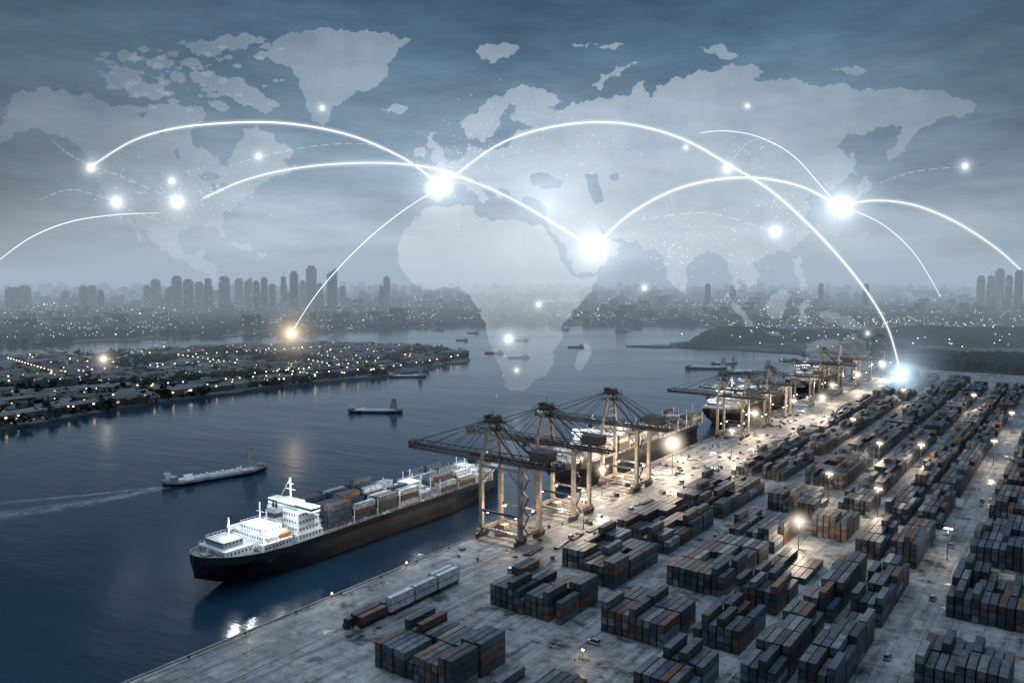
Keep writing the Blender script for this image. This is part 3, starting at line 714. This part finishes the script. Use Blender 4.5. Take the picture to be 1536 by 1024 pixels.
# small vessels
def vessel(name,loc,rot,L):
    e=empty(name,loc,rot); b=MB(); n=26; K=8; vs=[]
    for i in range(n+1):
        u=i/n; x=-L/2+L*u
        w_=L*.07*(max(0.02,min(1,u/.18))**.6)*(max(0.02,min(1,(1-u)/.22))**.6)
        base=L*.02*max(0,1-u/.15)**1.2+L*.015*max(0,(u-.85)/.15)
        h_=L*.05
        for y,z in ((-.7,-.3),(-1,.35),(-.97,.75),(-.6,1.0),(.6,1.0),(.97,.75),(1,.35),(.7,-.3)): vs.append((x,y*w_,base+z*h_+L*.005))
    for k in range(K-1):
        b.add(vs,[(i*K+k,(i+1)*K+k,(i+1)*K+k+1,i*K+k+1) for i in range(n)],1 if k in(0,6) else (0 if k!=3 else 2))
    b.add(vs[:K],[tuple(range(K))],0); b.add(vs[-K:],[tuple(reversed(range(K)))],0)
    b.obj('hull',[m_grey,m_hull,m_white],parent=e,smooth=False)
    q=L/60; S=MB()
    S.add([(15*q,-1*q,3*q),(24*q,-1*q,3*q),(24*q,1*q,3*q),(15*q,1*q,3*q),(18.5*q,-.5*q,15*q),(23*q,-.5*q,15*q),(23*q,.5*q,15*q),(18.5*q,.5*q,15*q)],BF,0)
    S.add([(14*q,-6*q,3.3*q),(20*q,-6*q,3.3*q),(24*q,6*q,3.3*q),(16*q,6*q,3.3*q),(15*q,-5.6*q,3.9*q),(19*q,-5.6*q,3.9*q),(23*q,5.6*q,3.9*q),(17*q,5.6*q,3.9*q)],BF,2)
    S.box(24*q,28*q,-2*q,2*q,3*q,4.8*q,0)
    S.box(-26*q,-22*q,-2.4*q,2.4*q,3*q,5.2*q,0); S.add([(-28*q,-1*q,4.2*q),(-23*q,-1*q,4.2*q),(-23*q,1*q,4.2*q),(-28*q,1*q,4.2*q),(-29*q,-.4*q,8*q),(-26*q,-.4*q,8*q),(-26*q,.4*q,8*q),(-29*q,.4*q,8*q)],BF,2)
    S.add([(-20*q,-7*q,3.2*q),(-15*q,-7*q,3.2*q),(-11*q,7*q,3.2*q),(-16*q,7*q,3.2*q),(-20*q,-7*q,3.7*q),(-15*q,-7*q,3.7*q),(-11*q,7*q,3.7*q),(-16*q,7*q,3.7*q)],BF,2)
    for i in range(9): S.box((-12+i*3)*q,(-10.4+i*3)*q,-1.6*q,1.6*q,3.2*q,(3.7+.3*(i%3))*q,2)
    S.obj('superstructure',[m_grey,m_hull,m_white],parent=e); return e
vessel('cargo_vessel',(-180,477,WZ),math.atan2(41,46),64)
vessel('cargo_vessel',(-124,715,WZ),-.03,50)
vessel('cargo_vessel',(-128,970,WZ),.05,46)
vessel('cargo_vessel',(262,1060,WZ),-.12,60); vessel('cargo_vessel',(305,1010,WZ),.1,66)
vessel('cargo_vessel',(300,1120,WZ),.2,40)
b=MB(); r=random.Random(4)
for i in range(12):
    y=r.uniform(1150,1900); x=r.uniform(-.12,.2)*y; L=r.uniform(14,34); b.rbox(x,y,WZ,L,5,2.2,r.uniform(-.3,.3),0); b.rbox(x+L*.3,y,WZ+2.2,L*.2,4,3,0,1)
b.obj('distant_barges',[m_hull,m_grey])
# wake foam
m_foam,nt,ns,lk=new_mat('wake_foam')
uv=tc(nt,'UV'); sx=ns.new('ShaderNodeSeparateXYZ'); lk.new(uv,sx.inputs[0])
g=ns.new('ShaderNodeNewGeometry').outputs['Position']
nf=ramp(nt,noise_n(nt,mapping(nt,g,(1.0,.45,1),(0,0,-.6)),.28,8,.68),[(0.36,0.15),(0.66,1.0)])
cr_=mth(nt,'SUBTRACT',1.0,mth(nt,'ABSOLUTE',mth(nt,'SUBTRACT',mth(nt,'MULTIPLY',sx.outputs[1],2.0),1.0)))
fd=mth(nt,'MULTIPLY',mth(nt,'MULTIPLY',cr_,mth(nt,'POWER',mth(nt,'SUBTRACT',1.0,sx.outputs[0]),1.1)),nf)
fd=mth(nt,'MULTIPLY',fd,.75,True)
tr=ns.new('ShaderNodeBsdfTransparent'); df=bsdf(nt,(.6,.7,.78),.7); mx=ns.new('ShaderNodeMixShader'); lk.new(fd,mx.inputs[0]); lk.new(tr.outputs[0],mx.inputs[1]); lk.new(df.outputs[0],mx.inputs[2]); out(nt,mx.outputs[0])
def wake(pts,w0,w1,dz):
    n=len(pts); me=bpy.data.meshes.new('wake'); vs=[];uvs=[]
    for i,p in enumerate(pts):
        u=i/(n-1); a=Vector(pts[min(i+1,n-1)])-Vector(pts[max(i-1,0)]); a.normalize(); q=Vector((-a.y,a.x)); w_=w0+(w1-w0)*u
        vs+= [(*(Vector(p)-q*w_/2),WZ+dz),(*(Vector(p)+q*w_/2),WZ+dz)]; uvs+=[(u,0),(u,1)]
    fs=[(2*i,2*i+1,2*i+3,2*i+2) for i in range(n-1)]; me.from_pydata(vs,[],fs); l=me.uv_layers.new(name='UVMap')
    for p in me.polygons:
        for li in p.loop_indices: l.data[li].uv=uvs[me.loops[li].vertex_index]
    me.materials.append(m_foam); o=bpy.data.objects.new('boat_wake',me); COL.objects.link(o)
wake([(-200-2.6*i-.02*i*i,460-3.4*i+.03*i*i) for i in range(0,44)],8,44,.05)
wake([(-200-4.0*i,460-2.2*i+.02*i*i) for i in range(0,34)],4,14,.09)

# ---------------------------------------------------------------- trailer train on the quay
def trailer(s,t,c,cab=False,tall=1):
    e=empty('container_truck',P(s,t,0),ANG+.0); b=MB(); b.box(-1.2,1.2,-6.4,6.4,1.05,1.35,0)
    b.box(-.35,-.15,-6.2,6.2,.8,1.05,0); b.box(.15,.35,-6.2,6.2,.8,1.05,0)
    for y in (-5,-3.7,3.7,5):
        for x in (-1.05,1.05): b.wheel(x,y,.5,.5,.36,1)
    b.obj('chassis',[m_dk,m_rub],parent=e)
    it=[(0,0,1.37+l*2.6,2.44,12.19,2.57,c) for l in range(tall)]; containers('container',it,parent=e)
    if cab:
        b=MB(); b.box(-1.2,1.2,-9.4,-7.2,.9,3.5,0); b.box(-1.22,1.22,-9.44,-8.2,2.3,3.2,1); b.box(-1.0,1.0,-10.1,-9.4,.8,1.9,0); b.box(-.4,.4,-7.2,-5.5,.8,1.1,0)
        for y in (-9.2,-7.4):
            for x in (-1.05,1.05): b.wheel(x,y,.5,.5,.36,2)
        b.obj('cab',[m_dk,m_glass,m_rub],parent=e)
    return e
W_=(.78,.80,.81)
trailer(-97,26,(.05,.055,.065),True); trailer(-97,29.2,(.16,.07,.05)); trailer(-84,26.4,(.10,.11,.12),False,1)
for s,t in ((-84,30.0),(-71,29.8),(-58,29.7)): trailer(s,t,W_ if s!=-71 else (.62,.65,.68),False,2)
for s,t in ((-71,26.9),(-58,26.8)): trailer(s,t,(.66,.69,.72),False,2 if s==-58 else 1)
m_car=[paint('vehicle_paint_%d'%i,c,.35) for i,c in enumerate(((.5,.5,.5),(.08,.09,.1),(.45,.2,.05)))]
def van(s,t,rot,k):
    b=MB(); 
    b.add([(-.9,-2.3,.4),(.9,-2.3,.4),(.9,2.3,.4),(-.9,2.3,.4),(-.9,-2.3,1.1),(.9,-2.3,1.1),(.9,2.3,1.0),(-.9,2.3,1.0)],BF,0)
    b.add([(-.85,-2.2,1.1),(.85,-2.2,1.1),(.85,1.2,1.05),(-.85,1.2,1.05),(-.7,-2.0,1.9),(.7,-2.0,1.9),(.7,.3,1.9),(-.7,.3,1.9)],BF,1)
    b.box(-.68,.68,-1.95,.25,1.9,1.94,0)
    for y in (-1.5,1.5):
        for x in (-.85,.85): b.wheel(x,y,.36,.36,.24,2)
    b.obj('van',[m_car[k],m_glass,m_rub],loc=P(s,t,0),rot=ANG+rot)
r=random.Random(31)
for s,t,a in ((20,38,.1),(42,34,1.2),(75,40,0),(110,45,.2),(140,38,3),(-30,40,.3),(60,92,0),(170,60,1.5),(173,110,1.6),(-20,180,0),(40,184,0),(110,181,0),(200,184,0),(-66,100,1.5),(190,42,0),(240,46,.1)): van(s,t,a,r.randint(0,1))
b=MB()
for i in range(110):
    s=r.uniform(-30,420); t=r.uniform(5,48); q=r.uniform(.3,1.3); b.rbox(t,s,0.0,q*2,q*r.uniform(1,3),r.uniform(.4,1.6),r.uniform(0,3),r.choice((0,1,1,1)))
for i in range(8): b.rbox(r.uniform(34,44),-5+i*14,0,2.4,12,.8,r.uniform(-.2,.2),1)
port_obj(b,'apron_cargo_crates',[m_kerb,m_dk,m_orange])

# ---------------------------------------------------------------- people
m_vest=paint('hi_vis_vest',(.75,.45,.05),.6); m_tr=paint('work_trousers',(.03,.04,.07),.8); m_hat=paint('hard_hat',(.8,.8,.78),.3)
def person(s,t,rot,arm):
    V=[(0,0,.95),(0,0,1.2),(0,0,1.42),(0,0,1.53),(0,.02,1.66),(0,.02,1.76),(.2,0,1.4),(.27,.03,1.14),(.27,.14,.92),(-.2,0,1.4),(-.3,.1,1.18+arm*.1),(-.3,.34*arm+.1,1.0+arm*.35),(.1,0,.88),(.12,.05,.5),(.12,.0,.09),(.12,.14,.05),(-.1,0,.88),(-.13,-.03,.5),(-.13,-.12,.09),(-.13,.02,.05)]
    Ed=[(0,1),(1,2),(2,3),(3,4),(4,5),(2,6),(6,7),(7,8),(2,9),(9,10),(10,11),(0,12),(12,13),(13,14),(14,15),(0,16),(16,17),(17,18),(18,19)]
    Rd=[.15,.14,.16,.06,.1,.09,.07,.05,.04,.07,.05,.04,.1,.07,.05,.045,.1,.07,.05,.045]
    e=empty('dock_worker',P(s,t,0),rot)
    me=bpy.data.meshes.new('body'); me.from_pydata(V,Ed,[]); me.materials.append(m_vest)
    o=bpy.data.objects.new('body',me); COL.objects.link(o); o.parent=e
    sk=o.modifiers.new('Skin','SKIN')
    for i,q in enumerate(Rd): me.skin_vertices[0].data[i].radius=(q,q*.8)
    me.skin_vertices[0].data[0].use_root=True
    o.modifiers.new('Sub','SUBSURF').levels=1; o.modifiers['Sub'].render_levels=1
    b=MB(); b.cyl(0,.03,1.74,1.86,.14,.09,10); b.cyl(0,.05,1.73,1.75,.17,.17,10); b.obj('hard_hat',[m_hat],parent=e)
    b=MB(); 
    for x in (.12,-.13): b.cyl(x,0,.12,.86,.085,.115,8)
    b.obj('trousers',[m_tr],parent=e)
s0=(( 19.7+15)*.59+(241-365)*.807); t0=(34.7)*.807+124*.59
person(s0,t0,2.2,1); person(s0+1.6,t0+.8,-1.2,0)
e=empty('work_light',P(s0+2.2,t0+1.6,0),ANG); b=MB(); b.cyl(0,0,0,3.0,.08,.06,8); b.cyl(0,0,0,.3,.5,.4,8); b.obj('post',[m_pole],parent=e); b=MB(); b.box(-.3,.3,-.15,.15,3,3.35); b.obj('lamp_head',[m_small],parent=e); pt(t0+1.6,s0+2.2,3.9,700,(1,.75,.5),r_=.3)

# ---------------------------------------------------------------- floating world map (overlay graphic, on an added glowing panel over the bay)
DM=820.0; K_=DM/1195.0; th=math.radians(4.64)
mapE=empty('world_map_overlay',(0,DM*math.cos(th),120-DM*math.sin(th))); mapE.rotation_euler=(math.radians(90)-th,0,0); mapE.scale=(K_,)*3
def U(p): return (p[0]-768.0,512.0-p[1])
NA=[(-40,215),(0,195),(10,160),(30,138),(60,130),(100,137),(140,140),(150,150),(200,160),(240,155),(290,160),(310,170),(300,185),(285,200),(290,218),(312,226),(330,240),(344,252),(350,228),(360,212),(365,192),(385,187),(400,197),(412,208),(425,215),(440,228),(425,240),(447,250),(430,262),(405,265),(390,276),(380,290),(365,300),(350,315),(335,325),(332,340),(339,358),(330,355),(321,340),(300,338),(285,340),(270,345),(266,365),(275,380),(290,385),(300,374),(312,374),(307,390),(322,398),(325,415),(332,425),(320,420),(305,407),(285,399),(260,388),(240,376),(227,362),(214,342),(197,325),(208,346),(215,362),(204,352),(190,328),(175,318),(160,300),(150,280),(145,262),(138,250),(130,235),(110,215),(88,205),(60,192),(40,197),(20,205),(0,216),(-40,240)]
EU=[(638,297),(642,272),(664,268),(661,256),(650,249),(672,246),(690,238),(700,228),(705,215),(715,222),(730,225),(750,222),(765,213),(770,201),(785,196),(798,190),(788,184),(771,186),(765,172),(775,158),(765,155),(755,170),(749,190),(740,205),(727,214),(715,206),(700,206),(692,190),(700,175),(720,160),(740,145),(765,135),(795,132),(825,140),(840,152),(822,160),(845,166),(855,156),(880,149),(920,146),(948,140),(955,124),(968,122),(975,146),(985,128),(1002,124),(1030,114),(1060,105),(1100,95),(1130,98),(1145,108),(1130,118),(1180,120),(1220,128),(1270,125),(1300,132),(1360,135),(1420,140),(1465,158),(1460,170),(1420,175),(1392,190),(1372,202),(1358,228),(1337,243),(1331,225),(1345,205),(1353,190),(1330,190),(1300,199),(1268,204),(1252,220),(1273,237),(1280,258),(1262,275),(1250,284),(1241,292),(1251,308),(1239,312),(1228,296),(1215,290),(1206,300),(1216,310),(1206,325),(1213,340),(1205,360),(1186,376),(1160,384),(1141,388),(1129,396),(1142,415),(1135,428),(1121,432),(1112,420),(1104,420),(1110,440),(1123,462),(1112,455),(1099,430),(1091,405),(1076,380),(1060,375),(1046,385),(1029,408),(1022,435),(1012,432),(1000,405),(989,380),(970,374),(955,361),(930,356),(907,348),(898,336),(905,352),(917,360),(934,364),(928,381),(905,398),(880,408),(864,412),(850,386),(834,352),(820,333),(816,325),(819,310),(806,300),(780,302),(766,296),(762,284),(748,283),(753,300),(742,297),(730,280),(712,268),(722,285),(735,298),(726,306),(712,290),(697,276),(682,276),(676,290),(660,303)]
AF=[(598,382),(604,350),(620,330),(632,316),(652,310),(690,306),(712,306),(716,324),(735,332),(757,329),(790,333),(814,338),(822,352),(840,382),(855,408),(870,418),(896,412),(887,438),(862,463),(846,484),(844,508),(829,526),(828,548),(810,568),(788,584),(765,586),(755,568),(745,540),(733,512),(729,488),(723,464),(706,444),(690,431),(650,436),(620,426),(602,402)]
GR=[(380,84),(410,62),(450,50),(520,45),(570,50),(615,58),(597,70),(587,90),(582,110),(565,130),(530,142),(512,156),(495,170),(485,192),(470,182),(459,160),(455,140),(450,120),(440,106),(415,96),(385,90)]
OTH=[[(570,162),(588,157),(612,163),(600,172),(580,171)],[(640,206),(655,198),(650,212),(665,226),(673,240),(655,245),(645,239),(652,224),(640,216)],[(625,222),(638,222),(637,236),(624,236)],
[(1300,260),(1308,274),(1296,290),(1281,304),(1265,314),(1270,301),(1287,290)],[(1276,228),(1284,240),(1286,264),(1278,255)],[(888,130),(900,112),(925,99),(958,94),(936,105),(912,118),(902,136)],
[(713,76),(745,68),(780,72),(762,88),(737,96)],[(1048,70),(1080,66),(1090,76),(1108,82),(1085,88),(1060,80)],[(1245,102),(1270,100),(1300,108),(1270,112)],[(858,68),(885,66),(880,72)],[(890,66),(935,66),(925,72),(900,74)],
[(1188,388),(1198,385),(1205,405),(1213,430),(1205,438),(1198,418)],[(1148,458),(1172,432),(1188,442),(1180,462),(1168,478),(1152,474)],[(1088,440),(1105,455),(1132,488),(1120,488),(1100,465)],[(1130,490),(1160,496),(1182,503),(1155,501)],[(1195,460),(1215,455),(1205,468),(1212,482),(1198,480)],[(1228,466),(1255,468),(1285,482),(1305,498),(1275,494),(1245,484)],
[(340,366),(362,368),(380,376),(365,376)],[(384,378),(400,380),(392,386)],[(866,530),(880,512),(887,522),(880,545),(870,557),(861,548)],[(1022,425),(1030,440),(1020,438)],
[(278,68),(300,60),(330,54),(372,50),(402,58),(380,66),(352,76),(322,86),(290,80)],[(150,112),(172,100),(205,104),(216,118),(192,134),(160,130)],[(188,128),(215,122),(245,128),(262,140),(235,150),(200,146)],[(220,88),(250,84),(262,96),(240,104),(222,100)],[(268,92),(300,92),(318,98),(290,104),(270,102)],[(255,112),(275,108),(280,122),(262,124)],[(285,108),(320,106),(352,116),(372,128),(395,140),(420,156),(405,168),(378,160),(352,150),(330,142),(312,130),(290,124)],[(175,82),(205,78),(210,90),(185,94)],[(312,152),(332,150),(345,160),(325,166)],[(225,112),(244,110),(246,118),(230,120)],[(1210,515),(1232,508),(1262,512),(1282,500),(1300,518),(1306,534),(1215,534)]]
HOLES_EU=[[(795,264),(812,258),(830,266),(850,270),(842,281),(815,284),(798,278)],[(876,262),(894,260),(898,276),(906,300),(892,306),(882,288)],[(915,262),(925,258),(928,268),(918,272)]]
HOLES_NA=[[(296,262),(316,258),(330,266),(310,272)],[(316,276),(322,274),(324,290),(318,292)],[(332,274),(346,278),(340,288),(333,282)],[(232,196),(246,190),(244,202)],[(205,170),(222,168),(215,178)],[(262,225),(268,222),(270,240),(264,238)]]
mb=MB(); rr=random.Random(44)
def landpoly(poly,holes=(),amp=5):
    outer=rough([Vector(U(p)) for p in poly],amp,5,rr); hl=[rough([Vector(U(p)) for p in h_],2.5,2,rr) for h_ in holes]
    pts=[];eds=[]
    for l in [outer]+hl:
        b0=len(pts); pts+=[Vector((p.x,p.y)) for p in l]; eds+=[(b0+i,b0+(i+1)%len(l)) for i in range(len(l))]
    vo,eo,fo,_,_,_=delaunay_2d_cdt(pts,eds,[],0,1e-4)
    fs=[]
    for f in fo:
        cx=sum(vo[i].x for i in f)/len(f); cy=sum(vo[i].y for i in f)/len(f)
        if inside((cx,cy),outer) and not any(inside((cx,cy),h_) for h_ in hl): fs.append(tuple(f))
    mb.add([(v.x,v.y,0) for v in vo],fs)
landpoly(NA,HOLES_NA,7); landpoly(EU,HOLES_EU,7); landpoly(AF,(),4); landpoly(GR,(),8)
for q in OTH: landpoly(q,(),6)
for i in range(60):
    x=rr.uniform(150,430); y=rr.uniform(60,165); s_=rr.uniform(2,8)
    landpoly([(x+s_*1.6*math.cos(a)*rr.uniform(.6,1.1),y+s_*.7*math.sin(a)*rr.uniform(.6,1.1)) for a in (0,1,2,3,4,5)],(),2)
m_map,nt,ns,lk=new_mat('map_light')
g=tc(nt); sx=ns.new('ShaderNodeSeparateXYZ'); lk.new(g,sx.inputs[0])
dx=mth(nt,'SUBTRACT',sx.outputs[0],60); dy=mth(nt,'SUBTRACT',sx.outputs[1],150)
dist=mth(nt,'SQRT',mth(nt,'ADD',mth(nt,'MULTIPLY',dx,dx),mth(nt,'MULTIPLY',mth(nt,'MULTIPLY',dy,dy),1.6)))
a=mth(nt,'MAXIMUM',mth(nt,'SUBTRACT',.56,mth(nt,'MULTIPLY',dist,.00062)),.10)
fy=nt.nodes.new('ShaderNodeMapRange'); lk.new(sx.outputs[1],fy.inputs[0]); fy.inputs[1].default_value=-60; fy.inputs[2].default_value=130; fy.inputs[3].default_value=.28; fy.inputs[4].default_value=1.0
nn=ramp(nt,noise_n(nt,g,.012,6,.6),[(.3,.65),(.7,1.15)])
a=mth(nt,'MULTIPLY',mth(nt,'MULTIPLY',a,fy.outputs[0]),nn,True)
em=ns.new('ShaderNodeEmission'); em.inputs[0].default_value=(.72,.80,.87,1); em.inputs[1].default_value=1
tr=ns.new('ShaderNodeBsdfTransparent'); mx=ns.new('ShaderNodeMixShader'); lk.new(a,mx.inputs[0]); lk.new(tr.outputs[0],mx.inputs[1]); lk.new(em.outputs[0],mx.inputs[2]); out(nt,mx.outputs[0]); m_map.cycles.emission_sampling='NONE'
mb.obj('continents',[m_map],parent=mapE)
def addmat(name,s):
    m,nt,ns,lk=new_mat(name); e=ns.new('ShaderNodeEmission'); e.inputs[0].default_value=(.93,.97,1,1); e.inputs[1].default_value=s
    t=ns.new('ShaderNodeBsdfTransparent'); a=ns.new('ShaderNodeAddShader'); lk.new(e.outputs[0],a.inputs[0]); lk.new(t.outputs[0],a.inputs[1]); out(nt,a.outputs[0]); m.cycles.emission_sampling='NONE'; return m
m_arc=emis('arc_light',(.93,.97,1),1.2); m_thin=addmat('thin_arc_light',.3); m_dash=addmat('dashed_arc_light',.10); m_soft=addmat('soft_arc_light',.045); m_dust=addmat('map_city_lights',.4)
def crv(pts,k=14):
    o=[];P_=[pts[0]]+list(pts)+[pts[-1]]
    for i in range(1,len(P_)-2):
        p0,p1,p2,p3=[Vector(q) for q in P_[i-1:i+3]]
        for j in range(k):
            t=j/k; o.append(.5*((2*p1)+(p2-p0)*t+(2*p0-5*p1+4*p2-p3)*t*t+(3*p1-p0-3*p2+p3)*t**3))
    o.append(Vector(pts[-1])); return o
def arc(name,pts,r0,r1,mat,dash=False):
    c=crv([U(p) for p in pts]); b=MB(); n=len(c); K2=6; ring=[]
    for i,p in enumerate(c):
        d=(c[min(i+1,n-1)]-c[max(i-1,0)]).normalized(); q=Vector((-d.y,d.x)); u=i/(n-1); rad=(r0+(r1-r0)*math.sin(math.pi*min(1,max(0,u))))
        ring.append([(p.x+q.x*rad*math.cos(2*math.pi*k/K2),p.y+q.y*rad*math.cos(2*math.pi*k/K2),2+rad*math.sin(2*math.pi*k/K2)) for k in range(K2)])
    vs=[v for rg in ring for v in rg]
    fs=[(i*K2+k,i*K2+(k+1)%K2,(i+1)*K2+(k+1)%K2,(i+1)*K2+k) for i in range(n-1) if not(dash and i%3==2) for k in range(K2)]
    b.add(vs,fs); b.obj(name,[mat],parent=mapE)
A1=[(138,250),(200,212),(270,192),(370,184),(450,188),(530,205),(600,235),(640,262),(660,278)]
A2=[(305,298),(370,270),(450,252),(540,245),(620,248),(680,262),(760,295),(830,335),(885,370)]
A3=[(665,278),(740,222),(810,195),(890,184),(960,190),(1030,212),(1100,252),(1160,290),(1230,355),(1290,425),(1330,490),(1350,560)]
A4=[(890,372),(940,325),(1000,290),(1060,272),(1130,267),(1200,280),(1260,310)]
A5=[(1260,310),(1310,301),(1370,308),(1430,332),(1490,370),(1530,405)]
A6=[(440,495),(480,435),(540,370),(600,320),(665,278)]
arc('arc',A1,.6,1.35,m_arc); arc('arc',A2,.5,1.15,m_arc); arc('arc',A6,.45,.8,m_arc); arc('arc',A3,.7,1.35,m_arc); arc('arc',A4,.7,1.35,m_arc); arc('arc',A5,.4,1.0,m_arc)
for q in (A1,A2,A3,A4,A5): arc('arc_glow',q,1.8,2.6,m_soft); arc('arc_glow',q,3.0,4.6,m_soft)
arc('arc',[(-40,420),(0,390),(50,355),(110,332),(180,322),(240,320)],.3,.8,m_arc)
arc('thin_arc',[(1050,200),(1090,197),(1140,207),(1190,235),(1240,290),(1262,310)],.6,.85,m_thin)
arc('thin_arc',[(1262,310),(1320,335),(1370,380),(1410,445)],.5,.8,m_thin)
for q in ([(345,250),(390,236),(470,220),(550,217),(600,235)],[(80,212),(105,232),(138,250)],[(1320,275),(1370,258),(1446,250)],[(150,290),(200,318),(240,330)],[(138,250),(190,268),(267,303)],[(70,522),(157,538),(210,526),(262,508)],[(60,300),(110,285),(176,304)],[(1090,254),(1120,215),(1162,208)],[(960,330),(1060,320),(1162,348)]):
    arc('thin_arc',q,.45,.75,m_dash,True)
b=MB(); rr=random.Random(9)
def dust(cx,cy,sx_,sy_,n):
    for i in range(n):
        p=U((rr.gauss(cx,sx_),rr.gauss(cy,sy_))); s_=rr.choice([.35,.4,.5,.7,1.1]); b.add([(p[0]-s_,p[1],1),(p[0],p[1]-s_,1),(p[0]+s_,p[1],1),(p[0],p[1]+s_,1)],[(0,1,2,3)])
dust(300,290,50,22,240); dust(175,290,22,26,90); dust(700,240,45,32,230); dust(790,200,50,30,150); dust(880,225,40,22,70); dust(1010,370,24,28,190); dust(1160,320,38,28,200); dust(1110,400,24,28,100); dust(1262,305,20,16,60); dust(760,500,30,35,30); dust(900,350,60,30,70); dust(1130,225,20,8,60)
b.obj('map_city_lights',[m_dust],parent=mapE)
m_halo,nt,ns,lk=new_mat('node_glow')
uv=tc(nt,'UV'); mp=mapping(nt,uv,(2,2,1)); mp.node.inputs['Location'].default_value=(-1,-1,0)
ln=ns.new('ShaderNodeVectorMath'); ln.operation='LENGTH'; lk.new(mp,ln.inputs[0])
f=mth(nt,'SUBTRACT',1.0,ln.outputs['Value'],True)
f=mth(nt,'ADD',mth(nt,'MULTIPLY',mth(nt,'POWER',f,2.6),.42),mth(nt,'MULTIPLY',mth(nt,'POWER',f,10.0),2.4))
at=ns.new('ShaderNodeAttribute'); at.attribute_name='Col'
e_=ns.new('ShaderNodeEmission'); lk.new(at.outputs['Color'],e_.inputs[0]); lk.new(f,e_.inputs[1]); t_=ns.new('ShaderNodeBsdfTransparent'); a_=ns.new('ShaderNodeAddShader'); lk.new(e_.outputs[0],a_.inputs[0]); lk.new(t_.outputs[0],a_.inputs[1]); out(nt,a_.outputs[0]); m_halo.cycles.emission_sampling='NONE'
W1=(.9,.96,1.0)
HL=[(660,278,88,W1),(890,372,92,W1),(1262,310,84,W1),(1350,562,110,(.62,.84,1.05)),(438,500,66,(1,.74,.48)),(138,252,36,W1),(176,304,44,W1),(267,303,50,W1),(259,272,24,W1),(389,235,22,W1),(1090,254,30,W1),(1162,348,38,W1),(1446,250,26,W1),(763,508,32,W1),(157,538,32,(1,.85,.7)),(484,163,18,W1),(808,457,18,W1),(1120,160,14,W1),(1028,222,14,W1),(775,555,14,W1),(966,432,18,W1),(1300,500,14,W1),(820,310,330,(.14,.155,.165)),(1240,320,230,(.07,.08,.09))]
b=MB(); 
for i,(x,y,rad,c) in enumerate(HL):
    p=U((x,y)); z=3+i*.02
    b.add([(p[0]-rad,p[1]-rad,z),(p[0]+rad,p[1]-rad,z),(p[0]+rad,p[1]+rad,z),(p[0]-rad,p[1]+rad,z)],[(0,1,2,3)],0,c)
o=b.obj('node_glows',[m_halo],parent=mapE); l=o.data.uv_layers.new(name='UVMap'); l.data.foreach_set('uv',[0,0,1,0,1,1,0,1]*len(HL))

# ---------------------------------------------------------------- camera
cam=bpy.data.cameras.new('camera'); cam.sensor_width=36; cam.lens=36*1195/1536; cam.clip_start=1; cam.clip_end=60000
co=bpy.data.objects.new('camera',cam); COL.objects.link(co); co.location=(0,0,120); co.rotation_euler=(math.radians(90)-th,0,0); scene.camera=co
scene.view_settings.view_transform='Standard'
print('objects',len(bpy.data.objects))
